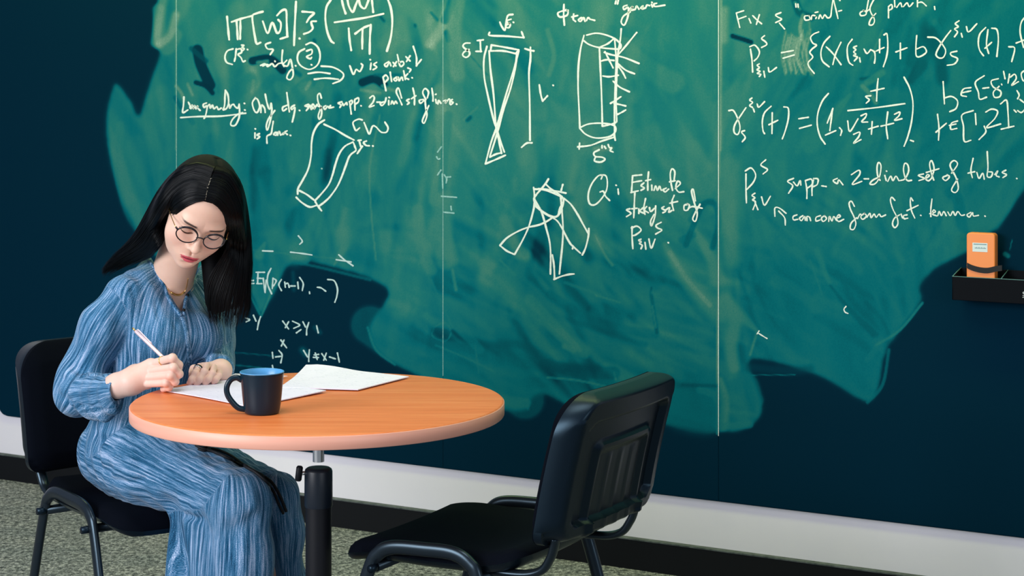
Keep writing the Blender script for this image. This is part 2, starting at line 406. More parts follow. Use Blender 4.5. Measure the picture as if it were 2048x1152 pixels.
B([(1095,60),(1108,110),(1098,150)], 14, .74, .45, .7); B([(1260,120),(1280,170),(1270,200)], 26, .70, .4, .8); B([(940,110),(975,150)], 3, .2, .6)
B([(1070,160),(1080,230)], 40, .58, .35); B([(940,235),(935,240)], 12, .15, .8); B([(927,240),(955,215)], 6, .65, .4)
B([(886,-20),(886,740)], 3.5, .78, .55, .6)
B([(1010,440),(1035,500),(1050,510)], 36, .68, .6, .8); B([(1046,500),(1050,508)], 14, .45, .6); B([(1000,520),(1030,550)], 6, .6, .4)
B([(1190,470),(1210,510),(1225,530)], (5, 8), .72, .5); B([(1330,490),(1360,540),(1400,590),(1440,620)], (20, 70), .62, .6, .8); B([(1340,505),(1375,560),(1420,610)], 14, .74, .5)
B([(1385,455),(1420,510),(1434,560)], (20, 50), .66, .6, .8); B([(1372,490),(1395,430),(1412,405),(1432,412),(1437,450),(1425,495)], 16, .20, .75, .5)
B([(1380,440),(1400,410),(1425,402)], 12, .25, .5); B([(1365,480),(1385,470)], 20, .25, .6)
B([(1303,592),(1308,625),(1314,665)], 10, .12, .8, .5); B([(1305,612),(1312,655)], 5, .55, .6); B([(1300,590),(1303,575)], 6, .15, .6)
B([(1170,700),(1115,665),(1080,640)], (40, 12), .50, .6, .9); B([(1148,700),(1130,692)], 16, .62, .5)
B([(1090,625),(1200,660),(1290,690)], 22, .16, .5, .9); B([(1095,755),(1150,760),(1210,772)], 5, .55, .6); B([(1100,735),(1190,735)], 40, .14, .6, .9)
B([(868,655),(890,645),(902,665),(890,682),(865,672),(868,655)], 3, .55, .5); B([(870,662),(890,665)], 20, .16, .5)
B([(905,662),(925,680),(948,690)], 10, .12, .7); B([(950,690),(955,725),(957,745)], 5, .55, .6); B([(905,655),(880,600),(862,560)], 6, .5, .4)
B([(960,690),(1040,690),(1100,720)], 30, .17, .5, .9); B([(1228,745),(1232,760)], 4, .75, .7)
B([(1040,805),(1055,800),(1056,818)], 8, .5, .5); B([(1190,590),(1240,605)], 4, .72, .5); B([(1130,565),(1200,590)], 8, .5, .4)
# crisp overlapping sweeps low on the board
B([(740,650),(800,690),(870,720),(930,722),(990,755),(1050,800)], 90, .30, .55, .25); B([(735,655),(752,700),(790,730)], 5, .50, .6)
B([(870,690),(930,715),(985,742)], 4, .48, .5); B([(1000,800),(1052,806)], 26, .42, .55, .4); B([(820,560),(880,610),(960,700)], (60, 20), .38, .5, .4)
B([(1010,560),(1080,610),(1150,690),(1170,706)], (70, 26), .42, .55, .4); B([(1060,600),(1120,660),(1160,700)], (30, 12), .52, .5, .5)
B([(1090,730),(1150,742),(1228,746)], 34, .15, .55, .5); B([(1100,590),(1180,640),(1250,660),(1310,668)], 26, .22, .45, .5)
B([(1190,560),(1290,610),(1420,690)], (90, 50), .38, .35, .4); B([(1340,790),(1400,812),(1434,830)], 46, .33, .5, .4); B([(1330,700),(1338,770),(1342,840)], 6, .40, .4)
B([(905,150),(890,300),(880,420),(905,520)], (60, 30), .62, .30, .3); B([(640,170),(610,230),(600,330)], (20, 50), .50, .5, .3)
B([(720,200),(690,300),(700,400)], (14, 40), .34, .5, .3); B([(850,120),(800,230),(770,330),(790,430)], (60, 26), .36, .45, .4)
B([(240,250),(238,330),(262,420),(300,470)], (20, 50), .50, .4, .4); B([(300,240),(310,330),(330,400)], 24, .42, .5, .4); B([(420,270),(405,340)], (10, 34), .30, .4, .4)
B([(1250,85),(1290,130),(1345,165)], (30, 60), .66, .45, .5); B([(1190,298),(1222,296)], 15, .74, .6, .6); B([(1150,40),(1180,90),(1170,150)], 50, .62, .35, .6)
B([(1330,20),(1300,90),(1290,200)], (20, 60), .40, .45, .4); B([(1010,120),(985,250),(1000,380)], (20, 60), .42, .4, .4); B([(1380,200),(1350,300),(1360,420)], 50, .44, .4, .4)
# around the second joint
B([(1442,-20),(1441,300)], 7, .80, .7); B([(1439,300),(1436,560)], 4.5, .72, .7); B([(1436,560),(1434,868)], 4, .86, .8)
B([(1450,20),(1448,80)], 26, .78, .6, .8); B([(1460,330),(1455,420),(1462,520)], 54, .60, .6, .8); B([(1500,-20),(1480,110)], 50, .66, .4, .8)
B([(1450,600),(1470,640),(1462,690),(1468,735)], (44, 34), .58, .75, .7); B([(1515,662),(1490,640),(1460,615)], (10, 50), .52, .7, .8); B([(1514,665),(1500,710)], 6, .68, .6)
B([(1440,760),(1450,800),(1445,850)], (18, 34), .58, .75, .7); B([(1400,780),(1430,790),(1434,800)], 20, .62, .6); B([(1470,770),(1500,760),(1515,800)], 34, .32, .6); B([(1436,852),(1500,850)], 18, .40, .6)
fill([(1434,770),(1340,790),(1335,850),(1434,866)], .27, 6, .7); B([(1365,770),(1434,772)], 10, .13, .5)
B([(1520,670),(1560,695)], 26, .36, .5); B([(1500,735),(1580,742),(1620,738)], 30, .16, .6, .9); B([(1505,750),(1590,750)], 2.5, .45, .7)
# right-hand wipes
B([(1465,72),(1502,84)], 12, .05, .95, .35); B([(1590,0),(1600,25),(1622,35)], 22, .15, .8, .5); B([(1590,5),(1600,18)], 6, .8, .6)
for i in range(26):
    x = 1566+i*1.9+rng.uniform(-3, 3); B([(x+6,68+rng.uniform(-12, 10)),(x-2,110),(x+rng.uniform(0, 12),146+rng.uniform(-6, 6))], rng.uniform(2, 6), rng.uniform(.62, .98), .7)
B([(1606,30),(1600,60),(1612,100),(1618,140)], 10, .86, .6); B([(1618,40),(1622,80)], 6, .8, .5); B([(1635,60),(1632,100)], 14, .4, .4)
B([(1650,20),(1658,60),(1665,100)], 3, .25, .6); B([(1860,70),(1878,110),(1885,160)], (60, 40), .14, .7, .8); B([(1842,130),(1822,160)], (34, 20), .15, .8, .5)
B([(1722,158),(1748,156)], 10, .16, .8); B([(1765,145),(1735,165)], 18, .58, .5); B([(1725,172),(1742,190),(1752,205)], 12, .72, .6); B([(1700,190),(1660,240),(1620,290)], (10, 46), .52, .45)
B([(1765,60),(1740,120)], 4, .62, .5); B([(1870,45),(1882,65)], 16, .42, .5); B([(1980,-10),(1880,60),(1830,160)], 44, .24, .5, .9)
B([(1900,385),(1915,400),(1928,470)], 30, .20, .4); B([(1905,462),(1918,470),(1925,472)], (30, 18), .42, .7, .7)
B([(2045,330),(2020,400),(1990,450)], (26, 34), .40, .6, .8); B([(2010,508),(2016,512)], 14, .50, .7, .7); B([(2024,480),(2020,500)], 3, .45, .6)
B([(1620,520),(1645,590)], 2.5, .48, .6); B([(1635,500),(1650,545),(1660,566)], (20, 12), .46, .6, .8); B([(1640,590),(1660,620),(1705,640)], 34, .36, .5, .9)
B([(1660,570),(1700,620),(1750,670)], (6, 20), .20, .6); B([(1752,680),(1762,682),(1735,720)], 16, .36, .6)
B([(1845,606),(1800,660),(1752,690)], 7, .46, .8, .6); B([(1700,740),(1735,780)], 30, .30, .6); B([(1735,805),(1765,770),(1778,700)], 9, .34, .7)
B([(1562,330),(1560,430)], 34, .47, .5, .8); B([(1640,320),(1625,440)], 30, .46, .4, .8)
# lower left scribble area
B([(555,470),(580,500),(590,515)], 60, .56, .5, .9); B([(685,470),(690,490),(668,530)], (60, 6), .60, .6, .8); B([(530,485),(518,510)], (6, 26), .58, .6)
B([(495,580),(520,630)], 5, .46, .7); B([(545,580),(522,634)], 5, .60, .7); B([(590,525),(640,535),(740,560)], 8, .35, .6)
B([(586,545),(588,580)], 14, .20, .6, .8); B([(605,700),(612,708)], 24, .24, .7, .8); B([(630,655),(640,665)], 14, .20, .6)
B([(590,512),(612,520)], 20, .55, .5); B([(500,500),(700,520)], 3, .55, .5); B([(470,705),(560,713)], 3, .30, .8); B([(470,730),(545,738)], 4, .30, .8)
HZ = np.clip(HZ, 0, 1)
def haze_at(px, py):
    fx = np.clip((px-CX0)/2, 0, CW-1.001); fy = np.clip((py-CY0)/2, 0, CHh-1.001)
    ix = fx.astype(int); iy = fy.astype(int); tx = fx-ix; ty = fy-iy
    return (HZ[iy, ix]*(1-tx)*(1-ty)+HZ[iy, ix+1]*tx*(1-ty)+HZ[iy+1, ix]*(1-tx)*ty+HZ[iy+1, ix+1]*tx*ty)

# ---- the board: four sheets with narrow joints
u_l = unW(-4, 800, B_OFF)[0]; joints = [unW(x, 500, B_OFF)[0] for x in (353, 886, 1437)]
z_b = float(unW(1000, 950.5, B_OFF)[1]); z_t = 2.38
edges = [u_l]+[float(j) for j in joints]+[float(unW(2048, 500, B_OFF)[0])+.75]
board = empty('chalkboard', W((edges[0]+edges[-1])/2, z_b, B_OFF))
tag(board, 'wall-wide dark green and navy chalkboard covered in chalk formulas and smears', 'chalkboard')
def panel(u0, u1, left_round):
    du = .0030; nu = int((u1-u0)/du); nz = int((1.76-z_b)/.0035)
    us = np.linspace(u0, u1, nu+1); zs = np.concatenate([np.linspace(z_b, 1.76, nz+1), np.linspace(1.80, z_t, 16)])
    U, Z = np.meshgrid(us, zs)
    if left_round:   # rounded lower left corner
        r = .045; zl = Z-z_b; off = np.where(zl < r, r-np.sqrt(np.maximum(r*r-(r-zl)**2, 0)), 0)
        U = u0+off+(U-u0)*(u1-u0-off)/(u1-u0)
    q = A0[None, None]+DU*U[..., None]+NN*B_OFF
    V = np.concatenate([q, Z[..., None]], -1).reshape(-1, 3)
    nr, nc = U.shape; idx = np.arange(nr*nc).reshape(nr, nc)
    Fq = np.stack([idx[:-1, :-1], idx[:-1, 1:], idx[1:, 1:], idx[1:, :-1]], -1).reshape(-1, 4)
    # rim going back to the wall
    ring = np.concatenate([idx[0, :], idx[1:, -1], idx[-1, -2::-1], idx[-2:0:-1, 0]])
    back = V[ring].copy(); back[:, :2] -= NN*(B_OFF-WALL_OFF); n0 = len(V); V = np.vstack([V, back]); m = len(ring)
    k = np.arange(m); rf = np.stack([ring[(k+1) % m], ring[k], n0+k, n0+(k+1) % m], -1); Fq = np.vstack([Fq, rf])
    px, py = toPx(U.ravel(), Z.ravel(), B_OFF); hz = haze_at(px, py).astype(np.float32)
    o = mesh_obj('board_sheet', V, Fq, M_board, board, smooth=False)
    at = o.data.attributes.new('haze', 'FLOAT', 'POINT'); at.data.foreach_set('value', np.concatenate([hz, np.zeros(m, np.float32)]))
    return o
for i in range(4): panel(edges[i]+(.0006 if i else 0), edges[i+1]-.0006, i == 0)
for i, j in enumerate(joints):   # chalk dust packed in each joint
    z0 = [float(unW(353, 420, B_OFF)[1]), float(unW(886, 752, B_OFF)[1]), float(unW(1437, 872, B_OFF)[1])][i]
    mesh_obj('joint_strip', *wbox(j-.0009, j+.0009, z0, z_t, WALL_OFF, B_OFF+.0004), M_chalk2 if i < 2 else M_chalk, board, smooth=False)

# ---- chalk writing: ribbons of chalk laid on the board
CROPS = {'A': (340, 0, 3.531), 'B': (560, 220, 5.236), 'C': (900, 0, 3.3875), 'D': (980, 330, 4.452), 'E': (1440, 0, 3.368), 'F': (1440, 290, 3.368),
         'G': (460, 460, 3.84), 'H': (340, 140, 6.827), 'I': (620, 140, 6.606), 'X': (0, 0, 1), 'J': (1419, 368, 3.0)}
def chalk(name, crop, data, wpx, m=M_chalk):
    """split the strokes into words or symbols by nearness, one mesh each"""
    sc_ = CROPS[crop][2]; st = [x.strip() for x in data.replace('\n', ' ').split(';') if x.strip()]
    P_ = [cr([tuple(float(c) for c in q.split(',')) for q in x.split()], 5)/sc_ if len(x.split()) > 1 else np.array([[float(c) for c in x.split(',')]])/sc_ for x in st]
    lab = list(range(len(st))); gap = 17 if 'drawing' in name else 9.5
    for i in range(len(st)):
        for j in range(i):
            if lab[i] != lab[j] and np.min(np.hypot(P_[i][:, None, 0]-P_[j][None, :, 0], P_[i][:, None, 1]-P_[j][None, :, 1])) < gap:
                a, b = lab[i], lab[j]; lab = [b if k == a else k for k in lab]
    for k in sorted(set(lab)): chalk1(name, crop, ';'.join(x for x, l in zip(st, lab) if l == k), wpx, m)
def chalk1(name, crop, data, wpx, m):
    ox, oy, s = CROPS[crop]; V = []; F = []
    for st in data.replace('\n', ' ').split(';'):
        pts = [tuple(float(c) for c in q.split(',')) for q in st.split()]
        if not pts: continue
        if len(pts) == 1: pts = [pts[0], (pts[0][0]+1.5*s*.6, pts[0][1]+1.0*s*.6)]
        q = cr(pts, 6 if len(pts) > 2 else 3); q = np.stack([ox+q[:, 0]/s, oy+q[:, 1]/s], -1)
        T = np.gradient(q, axis=0); T /= np.linalg.norm(T, axis=1)[:, None]+1e-9; N = np.stack([-T[:, 1], T[:, 0]], -1)
        ww = wpx/2*(1+.16*np.sin(np.linspace(0, 9, len(q))+rng.uniform(0, 6))+rng.uniform(-.07, .07, len(q)))
        L = q+N*ww[:, None]; R = q-N*ww[:, None]
        caps = []
        for e, sg in ((0, -1), (-1, 1)):
            base = math.atan2(T[e][1], T[e][0])
            caps.append([q[e]+ww[e]*np.array([math.cos(base+sg*0+a), math.sin(base+a)]) for a in (np.linspace(math.pi/2, -math.pi/2, 5) if sg > 0 else np.linspace(-math.pi/2, -3*math.pi/2, 5))][1:-1])
        poly = list(L)+caps[1]+list(R[::-1])+caps[0]
        o = len(V); n = len(q)
        lift = CH_OFF+rng.uniform(0, .0004)
        for p in poly:
            u, z = unW(p[0], p[1], lift); V.append(W(float(u), float(z), lift))
        for i in range(n-1): F.append((o+i, o+i+1, o+n+3+(n-2-i), o+n+3+(n-1-i)))
        F.append((o+n-1,)+tuple(o+n+k for k in range(3))+(o+n+3,)); F.append((o+2*n+2,)+tuple(o+2*n+3+k for k in range(3))+(o,))
    o = mesh_obj(name, V, F, m, board, smooth=False)
    bm = bmesh.new(); bm.from_mesh(o.data); nw = Vector((NN[0], NN[1], 0))
    for f in bm.faces:
        if f.normal.dot(nw) < 0: f.normal_flip()
    bm.to_mesh(o.data); bm.free()
    return o
chalk('chalk_formula', 'A', """403,118 410,200 418,280; 435,155 510,130 580,112; 470,150 475,220 478,278; 497,145 497,215 495,275; 655,82 610,95 582,115 590,200 600,260 612,308 640,300;
655,150 690,235 722,160 755,232 778,215 783,165 765,140; 755,110 790,75 820,75 824,160 828,250; 778,275 832,258; 890,12 885,110 880,210 876,320; 915,272;
935,82 975,85 1018,92 985,125 965,158; 1032,150 1000,152 1000,172 1008,200 985,225 945,240; 1135,0 1105,50 1097,130 1110,220 1135,285 1158,305; 1135,0 1150,-30;
1210,-15 1225,50 1240,95; 1252,-15 1262,40 1290,85 1310,40 1330,-10; 1332,-10 1345,40 1375,60 1395,20 1405,-10; 1425,-10 1430,40 1435,85; 1162,158 1250,145 1380,125 1508,97;
1262,200 1268,280 1280,355; 1308,238 1360,200 1405,180; 1360,205 1358,270 1358,345; 1418,175 1412,270 1410,380; 1540,0 1560,60 1570,150 1560,260 1532,360; 1540,0 1520,-40;
1240,-60 1238,-20; 1460,-55 1430,-20""", 4.1)
chalk('chalk_note', 'A', """445,345 405,360 388,400 400,440 440,455; 468,345 462,400 455,432; 470,350 500,345 505,370 480,385 500,405 515,435 530,430; 505,318 522,320 510,335 525,345 510,360; 545,348;
710,300 675,315 690,345 728,350 708,385; 640,462 670,450 690,470 720,450 740,470 765,450 785,445; 655,465 680,455 700,462; 740,430 742,434; 795,355 790,430 805,470; 825,425 800,455 830,465 850,420 865,480 870,530 850,562 825,550 840,510 865,485; 885,463;
950,345 910,370 900,420 925,465 985,490 1040,460 1060,400 1045,335 1000,302 960,315; 965,360 1000,350 1000,380 965,400 990,415 1000,405; 998,457;
975,520 1050,510 1130,520; 1020,560 1100,552 1190,560; 1068,467 1150,475 1215,510 1225,540 1200,570 1150,590; 1270,465 1295,525 1315,490 1340,505 1360,465 1350,450;
1420,445 1415,490; 1412,420; 1460,440 1440,455 1460,475 1435,492; 1545,435 1515,455 1530,470 1550,440 1560,465; 1575,440 1595,465; 1600,435 1578,470; 1605,385 1625,465 1650,455 1645,435 1620,440;
1665,400 1695,430; 1695,395 1670,435; 1718,328 1740,400 1740,460; 1740,465 1775,420; 1505,545 1525,640; 1505,545 1525,530 1540,555 1520,580; 1555,510 1565,575; 1600,545 1580,560 1595,572 1610,545 1615,570;
1620,570 1635,545 1645,568; 1650,500 1662,562; 1680,520 1660,545 1685,560; 1680,480 1700,490 1690,510; 1708,548""", 3.3)
chalk('chalk_note', 'H', """190,370 185,470 175,580 245,545; 250,440 270,480 275,520; 285,530 300,480 320,530 335,485 355,530; 355,525 380,490 375,515 410,550; 500,450 455,470 465,510 505,490 500,560 480,640 465,660;
510,500 540,470 550,520 580,480 600,530 640,500 660,540 700,520; 755,275 750,380 745,480 725,540; 755,275 790,340 800,440 775,520 730,545; 810,470 815,520 840,480 860,470; 870,470 890,500 925,520 945,465;
945,465 950,560 940,660 890,755 830,750 850,680 920,610 990,585; 145,650 400,635 700,630 1035,590; 1015,455; 1020,545; 1165,380 1125,450 1150,550 1190,580 1225,500 1200,410 1165,380;
1240,580 1250,480 1290,520 1300,580; 1300,330 1320,430 1345,520; 1345,520 1365,530 1380,455; 1385,460 1390,560 1370,690 1330,820 1315,760 1350,660 1430,555; 1600,480 1540,510 1545,560 1590,530; 1595,310 1610,430 1630,570;
1700,480 1655,510 1665,540 1705,510 1695,600 1670,710; 1765,550; 1160,860 1160,930; 1160,800; 1220,870 1185,890 1225,910 1190,940; 1410,700 1395,790 1380,870 1325,905 1325,1000; 1440,850 1415,880 1450,890 1460,850;
1470,890 1490,840 1510,890; 1530,880 1560,850 1550,880; 1600,830 1570,850 1600,880; 1640,890; 1890,470 1840,490 1890,510 1860,555; 1910,480 1930,540 1960,490 1970,530 2000,480 2030,500""", 3.3)
chalk('chalk_note', 'I', """-20,470 10,490 40,450 70,490 95,455; 150,370 130,310 100,340 110,430 150,520 150,600 125,650 110,600 150,480; 210,470 180,490 200,520 230,480 250,500; 270,470 250,500 315,490; 420,420 370,440 410,460 395,495;
430,440 445,470 480,430 490,460; 525,430 545,580; 520,420 550,400 560,430 540,460; 590,400 595,530; 590,390 640,370 640,420 600,450; 670,470; 790,370 830,340 850,370 830,430 780,490 845,470; 885,425 930,425;
980,420 930,440 950,470 990,430 1005,370; 1040,400 1040,460; 1042,360; 1070,450 1085,410 1110,450 1130,410 1150,440; 1210,370 1170,240 1140,290 1180,380 1215,460; 1310,385 1275,405 1310,430 1285,455;
1360,240 1380,340 1380,460; 1340,380 1400,340; 1500,390 1445,400 1460,440 1510,400; 1530,390 1490,300 1520,245 1565,290 1550,370; 1520,400 1530,500 1545,600 1510,700 1485,670 1530,560 1570,470; 1610,240 1625,350 1625,410;
1660,390 1670,440; 1655,325 1665,320; 1690,450 1700,400 1730,440; 1760,410 1800,400 1790,440 1840,380 1850,450; 1880,390 1850,410 1890,430 1860,460; 1935,450;
690,660 640,650 570,690 585,760 610,800 655,765; 715,695 750,780 785,845 825,745 870,750 940,820 1010,820 1030,760 990,690""", 3.2)
chalk('chalk_drawing', 'B', """465,105 400,150 350,240 330,350 325,480 295,620 235,740 190,820 185,880; 462,150 580,205 680,265 775,315; 765,335 680,380 620,460 580,570 550,680 510,780 440,870 370,945; 770,345 785,385 795,410;
795,425 730,480 690,580 650,690 600,800 530,900 470,960 410,1005; 205,845 280,885 360,945; 170,915 230,970 310,1015 380,1000; 370,960 400,1010 435,1055; 815,320 848,315; 830,325 845,380; 862,380 810,455; 905,325 875,340 900,370 935,375; 970,375""", 3.6)
chalk('faint_chalk_marks', 'B', """1640,490 1655,515 1675,510; 1685,630 1650,680; 1700,670 1705,820; 1720,680 1745,720 1740,765; 1740,705 1785,700; 1690,903 1850,915; 1790,1010 1795,1050; 1690,385 1650,440; 435,612; 1715,1070 1820,1080""", 3.0, M_chalk2)
chalk('chalk_drawing', 'C', """268,220 270,240 380,245 500,255; 485,215 500,255; 280,305 275,345; 280,305 370,320 465,338; 275,345 360,345 440,362; 465,338 445,365;
250,315 230,400 232,520 255,640 290,790 315,870 340,950 368,1030; 265,345 275,480 295,640 310,850; 465,345 430,480 380,640 320,850 280,960 240,1110; 455,360 440,470 410,600 360,750 320,900 270,1060;
315,880 350,1040; 240,1110 300,1085 375,1052; 270,1065 310,1045 350,1035; 508,330 540,340 568,345; 545,320 545,400 535,500 540,700 542,950; 555,968 520,970 485,998""", 3.7)
chalk('chalk_note', 'C', """338,150 350,178 372,205 378,160 392,106 425,98; 414,130 386,140 390,154 408,166 400,187 380,184 383,170 402,158; 428,150; 136,292 104,293 88,310 100,328 130,350 130,374 108,389 86,374 96,352 128,336; 185,275 225,270; 205,275 208,350; 175,348 212,348;
605,575 615,640 628,685; 628,685 660,650; 697,577; 800,70 760,75 730,90 745,115 790,105 800,80 785,65; 772,30 770,100 775,170; 838,95 835,130 850,145; 825,115 865,105; 890,120 870,135 885,145 905,120 915,145;
925,140 935,120 950,130 980,138; 1125,5 1120,25; 1140,5 1135,28; 1200,35 1175,45 1180,65 1205,50 1210,80 1200,130 1180,170 1160,150 1175,110 1220,80; 1220,60 1238,45 1225,68 1250,65; 1255,65 1265,42 1280,62; 1292,55 1308,40 1300,60 1320,55;
1325,55 1335,35 1352,38; 1365,30 1372,48; 1366,15; 1400,22 1382,28 1390,44 1455,35""", 3.5)
chalk('chalk_drawing', 'C', """925,238 990,225 1060,238 1120,265 1155,300 1150,330 1090,330 1000,320 940,300 905,275; 908,240 885,330 870,450 868,600 875,750 880,870; 880,865 940,840 1030,835 1110,850 1120,890 1080,925 990,935 920,910 880,870;
1035,855 1100,840 1130,825; 1012,320 1018,450 1025,600 1030,750 1032,855; 1115,260 1125,400 1120,600 1115,750 1115,900 1120,950; 1140,330 1130,500 1125,650 1130,820; 1020,318 1070,295 1110,262;
1160,195 1155,260 1140,350 1130,390; 1265,220 1200,300 1140,370; 1045,355 1090,370 1180,390 1280,430; 1050,350 1080,410 1105,460; 1020,415 1060,405 1110,410; 1135,430 1190,475 1250,500; 1140,450 1170,490 1190,530;
1035,515 1080,520 1140,510; 1105,550 1150,590 1215,622; 1088,700 1120,680 1158,655; 1110,700 1150,708 1190,718; 1135,775 1165,760 1190,745; 878,970 875,1010; 865,995 950,985 1030,955 1110,930; 1110,915 1120,950;
1010,1015 975,1035 985,1060 1030,1065 1050,1080 1020,1098 980,1090 985,1065; 1030,985 1030,1002; 1045,990 1055,1005; 1072,980 1080,1000 1095,1002 1085,1020 1105,1030""", 3.4)
chalk('chalk_drawing', 'D', """520,125 495,165 455,215 415,260 390,300 405,350 450,400 530,450 590,460 630,410 655,320 640,280; 400,215 470,220 540,240 600,265 655,295; 430,210 550,225 675,250; 495,170 545,215 600,250 640,280;
388,200 395,260 395,350 380,430 345,550 290,670 220,795; 648,175 630,240; 570,460 500,505 430,535 340,555 250,590 150,650 90,715; 90,718 150,765 215,795; 400,310 440,380 470,450 500,560 530,680 540,800 538,970;
630,280 640,400 650,560 645,700 630,850 618,970; 410,370 500,440 590,490 640,560 680,640 715,700 740,725 805,785; 735,745 740,720; 655,295 720,350 780,440 830,530 875,610; 880,565 875,640 850,740 822,800;
555,800 570,900 575,1015; 570,1018 640,990 700,975 748,970; 605,450 625,380 655,330; 412,265 395,300 420,350""", 3.6)
chalk('chalk_note', 'D', """990,125 1000,90 960,100 905,170 875,260 885,340 930,355 985,310 1035,230 1045,150 1030,95 985,90; 980,240 1010,235 1030,280 1065,315; 1122,180; 1140,215 1145,262; 1270,95 1265,170 1260,240; 1270,95 1350,88; 1265,155 1350,140; 1255,245 1320,230;
1370,160 1345,185 1375,205 1345,225; 1412,62 1405,150 1405,225; 1385,140 1430,130; 1440,180 1442,225; 1460,225 1475,185 1490,225 1510,190 1525,225 1545,215; 1570,205 1545,220 1560,240 1590,215; 1640,130 1645,60 1620,35 1605,80 1612,160 1625,225; 1600,150 1650,140;
1650,210 1695,165 1670,145 1655,200 1680,240 1725,238; 1245,390 1215,400 1255,430 1215,460; 1290,240 1285,350 1280,470; 1262,390 1310,385; 1325,390 1325,430; 1365,380 1335,410 1370,430; 1385,300 1370,380 1380,440;
1395,370 1375,400 1410,425; 1420,380 1430,415 1465,385; 1475,365 1470,450 1440,540 1430,500 1460,440; 1550,370 1530,385 1565,410 1540,425; 1565,400 1600,380 1590,420 1620,405; 1640,270 1620,330 1635,405; 1600,340 1670,325;
1760,350 1730,360 1730,400 1760,400 1775,360 1755,345; 1775,380 1810,370 1890,385; 1830,320 1810,220 1795,240 1820,340 1845,430 1830,500 1805,480 1830,420 1870,350; 1265,550 1265,640 1272,745; 1260,560 1310,545 1345,580 1300,620 1270,630;
1525,510 1480,535 1490,560 1530,580 1475,615; 1345,660 1325,670 1345,685 1330,700 1355,715 1345,745; 1380,690 1388,750; 1415,660 1435,740 1470,660; 1585,690""", 3.2)
chalk('chalk_note', 'E', """110,90 120,130 133,185; 110,88 160,72; 120,130 175,110; 195,125 208,155; 220,105 250,135 280,160; 265,100 245,165; 410,85 375,100 390,115 415,130 375,152; 400,155 435,195; 510,25 512,48; 525,28 527,50;
600,105 570,110 575,135 605,130 600,105; 615,130 620,105 640,105; 645,125 650,115; 640,85 660,80; 665,125 675,100 690,125 705,100 725,120 745,110 752,60 762,-10; 762,-10 780,60 795,125; 800,75 820,70; 806,2;
975,70 945,85 950,105 980,100 985,80 965,70; 985,85 1000,0; 1045,-20 1010,60 1040,130 1030,165 1005,165 1015,130 1050,90; 985,80 1010,60; 1135,45 1135,120; 1135,45 1155,30 1160,55 1140,70; 1175,-10 1178,45; 1190,50 1215,20 1225,45;
1235,45 1260,20 1275,45 1300,20; 1330,-10 1330,45; 1330,20 1360,15 1390,40; 1445,45 1448,65""", 2.8)
chalk('chalk_formula', 'E', """205,330 215,400 220,485; 200,315 235,305 265,345 255,385 230,410; 300,240 280,260 305,280 315,300 280,320; 265,430 250,440 265,455 250,470 270,480 250,495 275,500 265,515; 295,480 302,520; 325,455 335,485 380,455;
415,355 495,340; 425,392 500,370; 665,215 630,230 610,255 625,290 650,305 620,330 605,355 625,385 595,420 600,450 635,495; 740,245 700,290 680,350 690,410 735,450; 715,315 760,360 815,435; 815,285 780,360 760,435;
890,265 860,310 858,370 870,420 895,440; 920,310 900,320 915,335 900,350 915,365 900,375 925,385 905,410; 940,390 945,418; 970,330 990,360 1015,335; 1015,335 1040,350 1045,390 1040,425; 1075,265 1075,355; 1050,345 1105,320; 1105,235 1125,230 1130,320 1120,390 1100,450;
1185,350 1260,322; 1215,290 1215,395; 1325,240 1320,310 1322,375 1350,380 1390,350 1370,315 1325,330; 1400,250 1450,255 1490,290 1520,340 1505,385 1475,390 1455,365 1480,310 1520,250 1555,205; 1595,345 1555,355 1560,375 1600,395 1580,430 1530,440;
1610,140 1585,160 1605,180 1580,195 1600,215 1580,248; 1625,225 1632,250; 1660,180 1675,215 1730,160; 1790,185 1750,230 1740,290 1750,340 1775,375; 1805,200 1795,300 1810,360; 1785,325 1830,285; 1830,190 1865,200 1875,270 1865,380;
1945,315 1985,325 1965,415; 2060,110 2030,150 2022,220 2045,320; 1995,290 2070,262""", 3.0)
